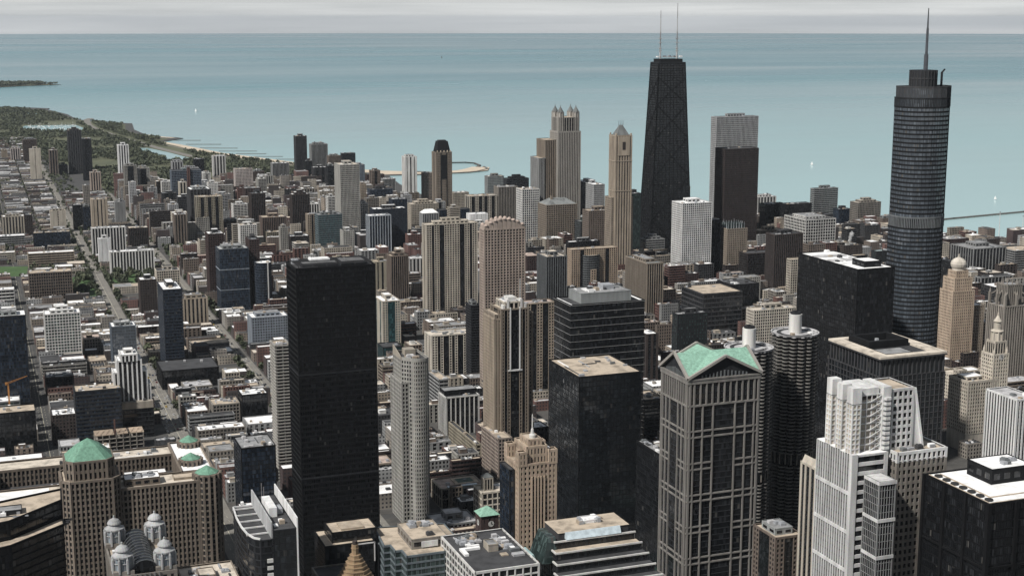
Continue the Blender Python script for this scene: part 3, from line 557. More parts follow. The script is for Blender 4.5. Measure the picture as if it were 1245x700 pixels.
('apartment_tower','the cream ribbed lake tower','cream tower with dark vertical strips below the grey shore box',874.8,2569.1,929.5,2595.1,80.3,'S2','cream2','gk','tan',{'pat': 'wggwwggw'}),
('apartment_tower','the tan fluted tower','tan grey fluted tower behind the pinkish tan tower with arched crown',933.1,2569.6,971.7,2593.6,95.1,'P','stone','gk','grey',{}),
('apartment_block','the dark stacked block','dark block with stacked flat roof tiers behind the tan grey fluted tower',1054.4,2850.0,1103.9,2872.0,77.2,'B','dgrey','gk','dark',{'ph': '4'}),
('apartment_tower','the glass and white tower','pale framed blue glass tower left of the curved white hotel',905.4,2369.6,937.5,2398.5,113.6,'G','white','gb','tan',{'bay': '4', 'fh': '4'}),
('hotel_tower','the curved white hotel','white hotel with dark balcony bands and blank white ends, right of centre',987.9,2482.6,1059.5,2504.6,107.0,'S','white2','gk','white',{'ph': '8'}),
('apartment_tower','the grey screen tower','light grey gridded tower with blank dark right face beside the tan pyramid topped one',1038.8,2359.0,1059.8,2438.2,118.1,'G','grey','gk','white',{'bay': '2.4', 'ph': '1'}),
('apartment_tower','the slate roofed tan tower','tan tower with grey pitched roof and chimney, right of centre',928.9,2312.7,986.5,2351.7,91.5,'G','tan3','gk','slate',{'hip': '10'}),
('apartment_tower','the lantern topped tower','dark glazed tower with a round lantern roof right of the slate roofed tan tower',954.3,2220.7,998.5,2244.7,73.4,'G','dgrey2','gg','slate',{'lantern': '1'}),
('apartment_tower','the brown box topped tower','brown tower with a cream box on its roof behind the lantern topped tower',941.2,2156.3,986.4,2182.3,100.3,'W','brown2','gk','tan',{'ph': '1'}),
('apartment_tower','the pinkish tan tower','tall pinkish tan tower with arched stepped crown, centre',513.8,1459.7,560.7,1474.6,186.0,'W2','pinktan','gk','pink',{'ph': '9', 'fh': '3.1'}),
('office_block','the dark ribbed tower','dark vertically ribbed tower with cream roof edge right of the pinkish tan tower',732.7,1823.3,762.9,1857.5,87.2,'P','grey3','gk','cream',{'ph': '1'}),
('office_block','the black white roofed block','black block with a white flat roof behind the peach curved tower',875.9,2083.6,928.6,2097.2,62.4,'C','black','gk','white',{'ph': '1'}),
('apartment_tower','the peach curved tower','peach stone tower with curved dark balconies in its middle',801.5,1897.3,874.7,1912.7,82.6,'S','peach','gk','tan',{'ph': '0', 'bow': '1', 'pat': 'wwwwggwww'}),
('office_block','the brown grey office','brown grey ribbed office with dark roof band right of the peach curved tower',830.1,1706.0,853.2,1773.3,90.8,'P','tan3','gk','slate',{'ph': '2'}),
('apartment_block','the stepped grey annex','low stepped grey block at the foot of the tall tapered black tower',1019.1,2102.1,1053.4,2126.1,56.0,'B','grey2','gk','grey',{'ph': '4'}),
('apartment_tower','the green glass sliver','dark green glass tower between the pyramid topped tan tower and the tall tapered black one',989.8,2096.2,1006.7,2116.2,133.6,'C','dgrey','gg','dark',{}),
('apartment_tower','the white grid tower','bright white gridded tower with white roof box in front of the tall tapered black tower',1010.1,1956.7,1060.4,1991.4,133.3,'G','white2','gk','white',{'ph': '1', 'fh': '3.4'}),
('apartment_tower','the tan twin shaft tower','tan tower with plain brown top behind the bright white gridded tower',1161.5,2292.6,1197.6,2322.1,115.9,'W','tan','gk','tan',{}),
('office_tower','the brown granite tower','dark brown granite tower in front of the pale gridded tower, right of the tapered one',1221.8,2210.7,1287.7,2246.3,188.3,'W3','brown4','gk','dark',{'ph': '0'}),
('apartment_tower','the pale gridded tall tower','tall pale gridded tower behind the dark brown granite tower',1283.9,2358.7,1370.9,2379.3,232.9,'G','grey','gk','grey',{'bay': '2.6', 'ph': '1'}),
('office_block','the small black block','small black block right of the bright white gridded tower',1066.6,1965.4,1082.4,1985.4,104.0,'C','black','gk','white',{}),
('hotel_tower','the tiara topped tower','tan tower with a spiky glass tiara on top in front of the brown granite tower',1089.1,1957.0,1123.9,1987.5,89.9,'W','tan3','gk','grey',{'ph': '10'}),
('office_block','the dark sign block','dark office block with small sign at the foot of the brown granite tower',1105.6,1921.5,1156.3,1947.5,55.5,'C','brown3','gk','dark',{'ph': '0'}),
('apartment_tower','the white slatted tower','white and dark vertically slatted tower right of the brown granite tower',1470.0,2522.5,1512.6,2542.5,58.5,'PP','white','gk','white',{'bay': '7', 'pw': '3'}),
('apartment_block','the black stepped block','black block with stepped roof right of the white slatted tower',1411.2,2389.9,1455.4,2411.9,62.1,'C','black','gk','dark',{'ph': '3'}),
('apartment_block','the second black block','long black block behind the white framed office with dark crown',1436.8,2357.8,1492.7,2379.8,64.8,'C','black','gk','dark',{'ph': '3'}),
('hotel_tower','the round grey tower','broad grey ribbed tower with a small dark roof box before the lake, right',1569.7,2472.3,1625.2,2486.0,76.5,'B','grey2','gk','dark',{'ph': '1'}),
('office_tower','the dark crowned office','white framed square window office with broad dark crown, right',1329.3,2115.6,1388.4,2185.5,71.7,'G','white','gk','dark',{'bay': '5', 'fh': '5', 'ph': '2'}),
('office_tower','the brown pillared tower','brown vertically pillared tower with blue roof unit left of the black slab with white roof',1108.6,1848.5,1156.6,1872.5,95.0,'P','brown3','gk','dark',{'ph': '1'}),
('office_block','the tan drum block','tan low block with rounded roof drum right of the dark sign block',1314.4,2245.9,1365.3,2269.9,36.0,'W','tan3','gk','tan',{'ph': '1'}),
('office_block','the navy shore block','navy block between the round grey tower and the cream capped tower',1579.3,2396.5,1607.6,2416.5,44.0,'C','navy','gb','dark',{'ph': '1'}),
('apartment_tower','the cream capped tower','grey tan tower with stepped cream cap before the lake, right',1595.1,2355.2,1646.6,2381.8,61.2,'G','stone','gk','cream',{'ph': '4'}),
('apartment_tower','the domed cream tower','slim cream tower with rounded grey top half hidden by the glass spire tower',1644.9,2302.3,1660.8,2318.3,51.0,'PP','pinkcream','gk','grey',{'hip': '6'}),
('hospital_block','the long tan hospital','long tan low block with grey machinery roof below the cream capped tower',1417.0,2065.4,1436.8,2158.8,24.3,'G','tan','gk','grey',{'ph': '3'}),
('hospital_block','the teal roofed block','dark block with teal grey roof left of the glass spire tower',1350.8,1936.9,1394.8,1950.6,43.2,'P','dgrey','gg','lteal',{'ph': '3'}),
('office_tower','the cream gridded office','cream gridded office with flat tan roof behind the black slab with white roof',1080.0,1753.8,1156.3,1764.9,74.3,'G','cream','gk','tan',{'ph': '3'}),
('office_block','the striped canopy block','dark grey striped office with wide tan roof behind the green gabled tower',862.8,1608.8,919.5,1668.8,64.9,'B','dgrey2','gk','tan',{'ph': '0', 'fh': '6'}),
('office_block','the black low tower','black block with white roof bits behind the wide tan roofed striped office',936.4,1666.2,977.7,1707.2,61.9,'C','black','gk','dark',{'ph': '3'}),
('office_block','the green tint block','small greenish dark block with white roof box before the striped office',758.5,1475.5,797.4,1488.3,71.4,'G','dgrey','gg','grey',{'ph': '1'}),
('office_tower','the ornate cream tower','ornate cream gridded tower with white box top behind the round corncob towers',852.2,1461.7,909.3,1479.2,72.2,'G','cream2','gk','cream',{'ph': '1', 'bay': '3'}),
('hotel_block','the narrow dark hotel','narrow dark striped block with white roof between the banded office and the striped one',686.4,1409.6,700.6,1435.6,67.0,'PP','brown3','gk','white',{'ph': '0'}),
('parking_block','the curved dark garage','dark banded garage with tan roof left of the green gabled tower',593.6,1220.2,614.9,1254.2,48.1,'B','dgrey','gk','tan',{'ph': '3'}),
('office_block','the slanted roof block','black block with grey cluttered roof at the left foot of the green gabled tower',468.3,930.0,476.5,975.8,89.3,'C','black','gk','grey',{'ph': '3'}),
('apartment_tower','the tan parapet tower','tan edged dark tower with flat tan parapets behind the stepped crown cream tower',530.9,1416.1,578.4,1433.9,110.1,'S','tan','gk','pink',{'ph': '3'}),
('office_tower','the banded black office','black office with thin white bands and a grey louvred roof box, centre right',491.8,1165.0,564.6,1204.0,159.1,'B2','black','gk','dark',{'ph': '11', 'fh': '6.5'}),
('office_tower','the dark mirror tower','dark mirror glass tower with tan roof, lower centre',433.8,1010.0,488.0,1073.1,134.6,'C','black','gm','tan',{'ph': '3'}),
('office_tower','the black slab with white roof','black slab tower with white roof panels right of the round corncob towers',703.6,1035.0,741.1,1130.2,199.8,'C','black2','gk','white',{'ph': '12'}),
('office_tower','the pinstriped white tower','white and black pinstriped slab at the right edge',711.3,835.0,730.1,869.4,134.2,'PP','white2','gk','lgrey',{'bay': '3', 'pw': '1.4', 'ph': '0'}),
('office_block','the finned dark block','dark block with pale vertical fins right of the glass spire tower',1462.9,1839.6,1524.6,1894.9,55.5,'P','grey2','gk','grey',{'bay': '6', 'pw': '1.2', 'ph': '1'}),
('office_block','the lower finned block','lower finned dark block in front of the taller finned one near the right edge',1375.0,1708.5,1431.2,1721.6,37.1,'P','grey2','gk','dark',{'bay': '6', 'pw': '1.2', 'ph': '0'}),
('office_block','the grey banded edge block','grey banded block with pale roof cut by the right edge',1527.0,1820.5,1577.5,1860.5,51.6,'B','grey2','gk','tan',{'ph': '0'}),
('office_block','the hidden dark annex','dark annex behind the right edge of the glass spire tower',1247.4,1617.1,1258.3,1643.1,83.6,'C','dgrey','gk','dark',{'ph': '0'}),
('office_block','the brown setback block','brown stone block with white roof patch behind the clock towered cream building',1112.3,1381.6,1141.1,1395.3,53.9,'W','tan3','gk','grey',{'ph': '3'}),
('apartment_block','the pale top podium','cream low block at the foot of the stepped crown cream tower',427.8,1179.2,440.5,1224.1,38.0,'G','pinktan','gk','tan',{'ph': '0'}),
('office_block','the blue grey bay block','brown stone block with rounded bays and dark roof box at the bottom right',454.8,745.0,473.8,771.5,91.8,'S','brown2','gk','tan',{'ph': '2'}),
('hotel_tower','the gabled cream ribs tower','slender cream ribbed tower with gabled top left of the white stepped tower',470.2,721.0,485.5,743.0,140.8,'PP','cream','gk','tan',{'bay': '6', 'pw': '2', 'ph': '13'}),
('apartment_block','the arched beige block','beige block with arched top windows left of the tall concrete grid tower',679.8,2976.7,709.9,2996.7,52.5,'W','beige','gk','white',{'ph': '3'}),
('office_block','the white barrel roofed block','dark block with white barrel roof, at the foot of the tall concrete grid tower',632.1,2481.9,664.0,2503.9,32.7,'C','dgrey','gk','white',{'ph': '1'}),
('apartment_slab','the narrow tan slab','narrow tan slab against the right side of the tall concrete grid tower',756.6,2934.3,769.0,2950.3,67.9,'W','tan','gk','tan',{}),
('apartment_block','the beige lake block','beige grey block right of the tower with the dark tapered crown',939.3,2865.6,974.0,2885.6,50.6,'W','beige','gk','tan',{}),
('apartment_block','the dark white capped block','small dark block with white top between the zebra striped tower and cream ribbed block',511.7,3198.3,539.0,3214.3,34.8,'C','dgrey','gk','white',{}),
('apartment_block','the dark brown low block','dark brown block below the cream ribbed block',444.5,2786.9,478.7,2806.9,24.1,'W','brown3','gk','dark',{}),
('apartment_block','the brown corner block','small brown block between the cream ribbed block and the near black slab',480.1,2785.2,495.3,2801.2,25.8,'P','brown','gk','tan',{}),
('apartment_block','the cream foot block','cream block at the foot of the tan walled tower',336.9,2506.6,353.8,2526.6,28.8,'G','cream','gk','white',{'ph': '3'}),
('apartment_block','the second cream foot block','narrow cream block beside the tan walled tower and before the maroon brick tower',349.3,2465.5,363.3,2483.5,34.1,'W','cream','gk','cream',{}),
('apartment_block','the tiny tan block','tiny tan block at the far left edge above the low roofs',75.5,4455.8,91.4,4471.8,33.5,'W','tan','gk','tan',{}),
('apartment_block','the dark wide block','wide dark block right of the near black slab',559.8,3007.8,596.4,3027.8,40.1,'C','dgrey','gk','dark',{}),
('apartment_slab','the thin white slab','thin white slab right of the wide dark block, above the big brown loft',598.7,3020.7,608.4,3032.7,28.1,'K','white','gk','white',{}),
('apartment_block','the cream topped brown block','brown block with cream cornice left of the hip roofed dark tower',610.4,3058.6,631.8,3076.6,44.5,'W','tan3','gk','cream',{}),
('office_block','the brick gabled block','dark brick block with peaked pinkish roof right of the pinkish tan tower',800.6,2073.4,817.9,2093.4,45.8,'W','maroon','gk','pink',{'hip': '4'}),
('office_block','the brown shore block','small brown block left of the slim domed cream tower',1627.9,2320.4,1654.0,2338.4,33.6,'W','brown2','gk','dark',{}),
('apartment_tower','the pale ribbed tower','pale tower with dark ribs behind the near black slab',626.7,3297.1,643.9,3317.1,55.2,'PP','concrete2','gk','white',{}),
('apartment_tower','the white park tower','white tower just right of the grey gridded block before the park',489.7,3332.3,506.6,3350.3,62.5,'S','white','gk','white',{}),
('apartment_tower','the grey park tower','grey slab tower behind the plain grey concrete slab, left',304.4,3131.6,318.0,3149.6,70.1,'W','grey','gk','grey',{}),
('apartment_tower','the cream park tower','cream tower between the blue glass tower under construction and the tan walled tower',404.0,3094.2,418.6,3112.2,70.1,'PP','cream','gk','white',{}),
('apartment_tower','the pale balcony tower','pale balcony tower behind the teal banded tower',636.0,2715.6,649.8,2733.6,72.2,'L','white','gk','white',{}),
('apartment_tower','the white centre tower','slim white tower between the ribbed navy tower and the tall concrete grid tower',681.2,2641.8,694.9,2659.8,66.2,'G','white','gk','white',{}),
('apartment_tower','the stone park tower','grey stone tower left of the tan tower with vertical slits',218.2,3249.1,232.0,3267.1,54.0,'W','stone','gk','grey',{}),
]
def crown_extra(root,w,d,H,op,wk,gk,rk,rng):
    ph=int(op.get('ph',rng.choice([1,2,3])))
    if op.get('hip'):
        hgt=float(op['hip']); b=MB(); pyramid(b,rect(.3,.3,w-.3,d-.3),H+.9,rect(w*.25,d*.35,w*.75,d*.65),H+hgt); b.build('pitched_roof',roofm(rk),root)
        if hgt>8: penthouse(root,w*.22,d*.3,w*.22+4,d*.3+4,H+2,hgt+3,wk,rk,'chimney',False)
        return
    if op.get('lantern'):
        b=MB(); b.prism(circ(w*.45,d*.5,w*.3,16),H,H+7,1); b.lathe((w*.45,d*.5),[(w*.34,H+7),(w*.3,H+9),(w*.15,H+11.5),(0,H+12.5)],16,0); b.build('lantern',[roofm('slate'),glass('gg')],root); return
    if ph==1:
        penthouse(root,w*.3,d*.35,w*.72,d*.8,H,5.5,wk if PAL[wk][0]>.1 else 'dgrey2',rk); units(root,0,0,w,d*.4,H,4,rng)
    elif ph==2:
        penthouse(root,w*.14,d*.2,w*.8,d*.82,H,4.2,'louvre' if PAL[wk][0]<.2 else wk,'grey'); units(root,w*.16,d*.22,w*.78,d*.8,H+4.3,4,rng); units(root,0,0,w,d,H,2,rng)
    elif ph==3: units(root,0,0,w,d,H,9,rng)
    elif ph==4:
        penthouse(root,w*.16,d*.16,w*.84,d*.84,H,4,wk,rk); o=penthouse(root,w*.32,d*.32,w*.68,d*.7,H+4,4,wk,rk)
    elif ph==5: units(root,0,0,w,d,H,12,rng)
    elif ph==6:   # roof pit with steel screen
        for a in ((w*.1,d*.15,w*.55,d*.5),(w*.6,d*.2,w*.92,d*.75)): penthouse(root,*a[:2],a[2],a[3],H,2.6,'dgrey','grey')
        b=MB()
        for i in range(9): b.box(w*.02,d*(.06+i*.1),H+2.3,w*.98,d*(.06+i*.1)+.5,H+2.9)
        for i in range(6): b.box(w*(.03+i*.18),d*.03,H,w*(.03+i*.18)+.5,d*.03+.5,H+2.9); b.box(w*(.03+i*.18),d*.95,H,w*(.03+i*.18)+.5,d*.95+.5,H+2.9)
        b.build('roof_screen',wall('dgrey2'),root); unit(root,w*.25,d*.55,H,w*.5,d*.8,H+4,'roofwhite'); units(root,0,0,w,d,H,6,rng,1.3)
    elif ph==7:
        penthouse(root,w*.02,d*.35,w*1.02,d*.98,H-4,9,'black','grey'); units(root,0,0,w,d*.3,H,3,rng)
    elif ph==8:
        b=MB(); b.box(w*.05,d*.2,H,w*.95,d*.9,H+6); b.box(-.4,-.5,0,w*.07,d,H+6.5); b.box(w*.93,-.5,0,w+.6,d,H+7); b.box(w*.42,-.55,0,w*.5,2,H+6); b.build('blank_wall',wall('white2'),root); units(root,w*.1,d*.25,w*.9,d*.85,H+6,6,rng)
    elif ph==9:   # arched stepped crown
        b=MB(); k=9
        for i in range(k):
            t=(i+.5)/k; h=2+9*math.sin(math.pi*t)**.7; x0=w*i/k; b.box(x0+.2,.2,H,x0+w/k-.2,d-.2,H+h); b.lathe((x0+w/k/2,1.2),[(w/k*.42,H+h),(w/k*.35,H+h+1.2),(0,H+h+2)],8,1); b.lathe((x0+w/k/2,d-1.2),[(w/k*.42,H+h),(w/k*.35,H+h+1.2),(0,H+h+2)],8,1)
        b.build('arched_crown',[wall(wk),roofm('pink')],root)
    elif ph==10:  # glass tiara
        b=MB(); b.box(w*.12,d*.12,H,w*.9,d*.9,H+8,1)
        for i in range(7):
            x=w*(.1+.8*i/6); hh=H+9+(3.5 if i in (1,5) else 1.5)
            for y in (d*.1,d*.9): b.bar((x,y,H),(x,y,hh),.7,0,.2)
        for i in range(5):
            y=d*(.1+.8*i/4)
            for x in (w*.1,w*.9): b.bar((x,y,H),(x,y,H+10.5),.7,0,.2)
        b.build('tiara',[plain('tiara',(.45,.47,.5),.4),glass('gg')],root)
    elif ph==11:
        penthouse(root,w*.17,d*.14,w*.85,d*.9,H,9,'louvre','grey',louv=False); units(root,w*.2,d*.2,w*.82,d*.85,H+9,8,rng,1.2); unit(root,w*.3,d*.4,H+9,w*.5,d*.7,H+10,'roofwhite'); unit(root,w*.55,d*.5,H+9,w*.7,d*.8,H+13,'metal')
        b=MB()
        for q in (rect(.6,.6,w-.6,3.2),rect(.6,.6,3.2,d-.6),rect(w-3.2,.6,w-.6,d-.6)): b.prism(q,H+.1,H+.3)
        b.build('roof_walkway',roofm('white'),root)
    elif ph==12:
        penthouse(root,w*.35,d*.1,w*.8,d*.3,H,5,'black','white'); 
        for i in range(5):
            b=MB(); b.box(w*.08,d*(.34+.125*i),H+.1,w*.9,d*(.34+.125*i)+d*.09,H+.7); b.build('roof_panel',roofm('white' if i%2==0 else 'rooflgrey'),root)
        units(root,w*.05,d*.3,w*.95,d,H+.5,5,rng)
    elif ph==13:
        b=MB()
        for x0,x1,y0,y1 in ((0,w*.3,-.3,d),(w*.7,w,-.3,d)):
            b.quad((x0,y0,H),(x1,y0,H),((x0+x1)/2,y0,H+5),((x0+x1)/2,y0,H+5)); b.quad((x0,y0,H),((x0+x1)/2,y0,H+5),((x0+x1)/2,y1,H+5),(x0,y1,H)); b.quad((x1,y1,H),((x0+x1)/2,y1,H+5),((x0+x1)/2,y0,H+5),(x1,y0,H))
        b.build('gable',wall(wk),root); units(root,w*.3,d*.3,w*.7,d,H,2,rng)
    else: units(root,0,0,w,d,H,3,rng)
def tower(name,ref,label,x0,y0,x1,y1,H,sk,wk,gk,rk,op):
    w,d=x1-x0,y1-y0; rng=random.Random(ref); root=thing(name,x0,y0,label,'building'); fp(x0,y0,x1,y1,H,ref)
    st=style(sk)
    for k in ('bay','fh','pw','sh','pd'):
        if k in op: st[k]=float(op[k])
    if op.get('round'):
        poly=[(0,d*.45),(w*.06,d*.2),(w*.2,d*.06),(w*.4,0),(w*.6,0),(w*.8,d*.06),(w*.94,d*.2),(w,d*.45),(w,d),(0,d)]
        st.update(B2=1); st['sh'],st['sd'],st['pd']=1.3,.5,.2
        tier(root,poly,0,H,st,wk,gk,rk); b=MB(); b.box(w*.66,-.9,0,w*.72,.8,H+1.5); b.build('white_rib',wall('white2'),root); units(root,0,d*.3,w,d,H,4,rng); return
    if 'pat' in op: st['pat']=op['pat']
    dk=None
    if sk in('P','PP'): dk='dgrey' if gk!='gb' else 'navy'
    if sk=='C': dk=wk
    tier(root,rect(0,0,w,d),0,H,st,wk,gk,rk,dk=dk)
    if op.get('mech'):
        for f in (.34,.67):
            b=MB(); b.box(-.5,-.5,H*f,w+.5,d+.5,H*f+1.0); b.build('mechanical_band',wall('dgrey' if PAL[wk][0]<.03 else 'bluegrey2'),root)
    if sk=='B2':
        b=MB(); nf=round(H/st['fh'])
        for j in range(nf+1):
            for (p,q) in (((0,d),(0,0)),((0,0),(w,0)),((w,0),(w,d))):
                L=math.hypot(q[0]-p[0],q[1]-p[1]); u=((q[0]-p[0])/L,(q[1]-p[1])/L); n=(u[1],-u[0]); b.obox(p,u,n,-.45,L+.45,.36,.46,j*H/nf-.22,j*H/nf+.22)
        b.build('white_band',wall('grey2'),root)
    if op.get('pool'):
        b=MB(); b.box(w*.4,d*.25,H+.1,w*.95,d*.85,H+1.0); b.build('roof_deck',roofm('tan'),root)
        b=MB(); b.quad((w*.48,d*.35,H+1.02),(w*.86,d*.35,H+1.02),(w*.86,d*.75,H+1.02),(w*.48,d*.75,H+1.02)); b.build('roof_court',plain('court',(.045,.085,.07)),root)
        b=MB(); b.box(w*.15,-.4,H-1,w*.85,d*.12,H+1.6); b.build('skylight',plain('skylight',(.5,.58,.62),.25),root)
    if op.get('bow'):
        c=(w*.42,0); r=w*.17
        P=[(c[0]+r*math.cos(a),c[1]+r*.55*math.sin(a)) for a in [math.pi+math.pi*i/12 for i in range(13)]]+[(c[0]+r,3),(c[0]-r,3)]
        tier(root,P,0,H-9,style('B',fh=3.3,sh=1.2,sd=.5,bay=3),'grey3','gk','tan',par=.6)
        tier(root,rect(c[0]-3,-r*.62,c[0]+5,-.5),0,H-30,style('W'),wk,gk,rk,rows=False)
    crown_extra(root,w,d,H,op,wk,gk,rk,rng)
for t in TOWERS: tower(*t)
# ---------------------------------------------------------------- landmarks with a shape of their own
rng=random.Random(5)
def solid(root,x0,y0,z0,x1,y1,z1,key,name,mat=None):
    b=MB(); b.box(x0,y0,z0,x1,y1,z1); return b.build(name,mat or wall(key),root)
# tall tapered black tower with braced faces and two masts
def tapered():
    H=338; root=thing('braced_tower',1100,2195,'tallest black tapered tower with two white antenna masts on its roof','building'); fp(1060,2170,1140,2220,H,'the tall tapered black tower')
    def hw(z): t=z/H; return (40.4-16*t,25.1-9.9*t)
    def corner(z): a,b=hw(z); return [(-a,-b,z),(a,-b,z),(a,b,z),(-a,b,z)]
    b=MB(); b.hexa(corner(0),corner(H)); b.build('window',glass('gk'),root)
    b=MB(); nf=84
    for j in range(nf+1):
        z=H*j/nf; a,c=hw(z); t=2.0 if j in(34,70,nf) else 1.1
        b.box(-a-.25,-c-.25,max(z-t/2,0),a+.25,-c+.1,z+t/2); b.box(-a-.25,-c+.11,max(z-t/2,0),-a+.1,c-.1,z+t/2); b.box(a-.1,-c+.11,max(z-t/2,0),a+.25,c-.1,z+t/2); b.box(-a-.25,c-.09,max(z-t/2,0),a+.25,c+.25,z+t/2)
    for f,n in ((0,9),(1,6),(2,9),(3,6)):
        for i in range(n+1):
            t=i/n; p0=Vector(corner(0)[f]).lerp(Vector(corner(0)[(f+1)%4]),t); p1=Vector(corner(H)[f]).lerp(Vector(corner(H)[(f+1)%4]),t); b.bar(p0,p1,1.8 if i in(0,n) else 1.0)
    b.build('wall',wall('black2'),root)
    lev=[0,78,150,215,270,316,334]
    for k in range(5):
        b=MB(); z0,z1=lev[k],lev[k+1]
        for f in range(4):
            A,B,Cc,D=corner(z0)[f],corner(z0)[(f+1)%4],corner(z1)[(f+1)%4],corner(z1)[f]
            b.bar(A,Cc,1.7); b.bar(B,D,1.7)
        b.build('cross_brace',wall('black2'),root)
    a,c=hw(H); solid(root,-a-.6,-c-.6,H+.1,a+.6,c+.6,H+2.2,'dgrey','roof_edge'); solid(root,-a-.7,-c-.7,H-7,a+.7,c+.7,H-5.4,'dgrey2','light_band'); r=MB(); r.box(-a*.86,-c*.8,H+2,a*.86,c*.8,H+7.5); r.build('penthouse',wall('black'),root)
    units(root,-a,-c,a,c,H+10,8,rng,1.3)
    for x,top in ((-15,425),(16,437)):
        m=MB()
        for z0,z1,r0,r1,mi in ((H+7,H+14,1.9,1.7,0),(H+14,H+26,1.5,1.3,0),(H+26,H+52,.95,.85,1),(H+52,H+74,.8,.65,0),(H+74,top,.6,.4,1)):
            m.cone((x,0),r0,r1,z0,z1,8,mi)
        for z in (H+20,H+24,H+33,H+40): m.box(x-2.6,-1,z,x+2.6,1,z+1.2,0)
        m.build('antenna_mast',[plain('mast_pale',(.34,.34,.34)),plain('mast_grey',(.20,.19,.19))],root)
tapered()
# rounded glass tower with a spire
def spire():
    H=351; root=thing('spire_tower',815,1102,'rounded blue black glass tower with a tall spire rising above the horizon','building'); fp(790,1086,842,1122,H,'the glass spire tower')
    P=[(-25,7),(-24.6,0),(-22.5,-6),(-18.5,-11),(-12.5,-14.5),(-5,-16.5),(3,-16.8),(10,-15.5),(15,-12.8),(26,1),(26,15),(-25,15)]
    def sc(k): return [(x*k if x<0 else x,y*k if y<0 else y) for x,y in P]
    st=style('B',fh=4.0,sh=1.5,sd=.12,bay=3.1,pw=.14,pd=.2)
    for z0,z1,k,wk,g in ((0,223,.99,'black','gv'),(223,233,.975,'grey3','gk'),(233,333,.965,'black','gv'),(333,341,.965,'dgrey','gv'),(341,H,.91,'dgrey2','gv')):
        s=dict(st)
        if z1-z0<12: s.update(fh=9,sh=1.2,bay=1.6,pw=.7,pd=.4)
        tier(root,sc(k),z0,z1,s,wk,g,'dark',par=.8)
    c=MB(); c.prism(circ(-4,2,12,24),H,H+15,0); c.build('penthouse',wall('dgrey'),root)
    f=MB()
    for i in range(24):
        a=2*math.pi*i/24; f.bar((-4+12.1*math.cos(a),2+12.1*math.sin(a),H),(-4+12.1*math.cos(a),2+12.1*math.sin(a),H+15),.7)
    f.lathe((-4,2),[(12.2,H+7),(12.4,H+7.2),(12.4,H+8),(12.2,H+8.2)],24); f.build('louvre_ring',wall('dgrey2'),root)
    s=MB()
    for z0,z1,r0,r1 in ((H+15,H+29,2.0,1.9),(H+29,H+52,1.25,1.1),(H+52,H+70,.85,.4)): s.cone((-2,2),r0,r1,z0,z1,10)
    s.build('spire',plain('spire_grey',(.06,.065,.075),.4),root)
    s=MB(); s.bar((16,2,H),(16,2,H+13),1.5); s.bar((16,2,H+12.5),(19,2,H+15.5),1.2); s.build('crane_mast',wall('dgrey'),root)
spire()
# round corncob towers
def corncob(x,y,H,label,ref):
    root=thing('corncob_tower',x,y,label,'building'); fp(x-19,y-19,x+19,y+19,H,ref)
    N=96
    def lob(k,r=1): return [((16.6*r+2.6*k*abs(math.sin(8*2*math.pi*i/N)))*math.cos(2*math.pi*i/N),(16.6*r+2.6*k*abs(math.sin(8*2*math.pi*i/N)))*math.sin(2*math.pi*i/N)) for i in range(N)]
    out=lob(1.0); rail=lob(1.05); nf=56; fh=H/nf; core=circ(0,0,15.2,32)
    sl=MB(); n=N
    for i in range(n):
        a,b2=rail[i],rail[(i+1)%n]; c,d=out[i],out[(i+1)%n]
        sl.quad((*a,0),(*b2,0),(*b2,1.1),(*a,1.1)); sl.quad((*a,1.1),(*b2,1.1),(*d,1.1),(*c,1.1)); sl.quad((*c,1.1),(*d,1.1),(*d,.3),(*c,.3)); sl.quad((*c,.3),(*d,.3),(0,0,.3),(0,0,.3)) if False else None
    sl.ngon([(*p,.3) for p in out]); sl.ngon([(*p,0) for p in rail][::-1])
    me=sl.mesh('balcony_ring',wall('corn')); g=MB(); g.prism(core,0,fh,0,top=False); gm=g.mesh('window_row',glass('gk'))
    for j in range(nf):
        if 20<=j<=22: continue
        put('balcony_ring',me,root,(0,0,j*fh)); 
        if j%2==0 and j<nf: pass
        put('window_row',gm,root,(0,0,j*fh))
    m=MB(); m.prism(circ(0,0,17.5,48),20*fh,23*fh,0); 
    m.build('mechanical_floor',glass('gk'),root)
    b=MB()
    for i in range(24):
        a=2*math.pi*i/24; b.bar((17.8*math.cos(a),17.8*math.sin(a),20*fh),(17.8*math.cos(a),17.8*math.sin(a),23*fh),.7)
    b.build('column',wall('stone'),root)
    r=MB(); r.prism(lob(1.0),H,H+.5,0); r.lathe((0,0),[(18.6,H+.5),(19.2,H+1.6),(18.4,H+1.6),(18.2,H+.6)],48,0); r.build('roof',roofm('lgrey'),root)
    r=MB(); r.lathe((0,0),[(14.5,H+.52),(14.5,H+.9),(11.5,H+.9),(11.5,H+.52)],48); r.build('roof_track',wall('dgrey2'),root)
    c=MB(); c.cone((0,0),5.2,5.2,H+.4,H+16,28); c.build('core_cylinder',wall('white'),root)
    k=MB(); k.cone((0,0),4.2,4.2,H+16,H+17.6,20); k.box(-2,-1.5,H+17.5,1,1.5,H+18.6); k.build('core_cap',wall('dgrey'),root); units(root,-12,-12,12,-6,H+.6,3,rng)
corncob(610,981,163,'right and nearer of the two round corncob towers, white cylinder on its roof','the right corncob tower')
corncob(553,955,161,'left corncob tower, partly hidden behind the green gabled tower','the left corncob tower')
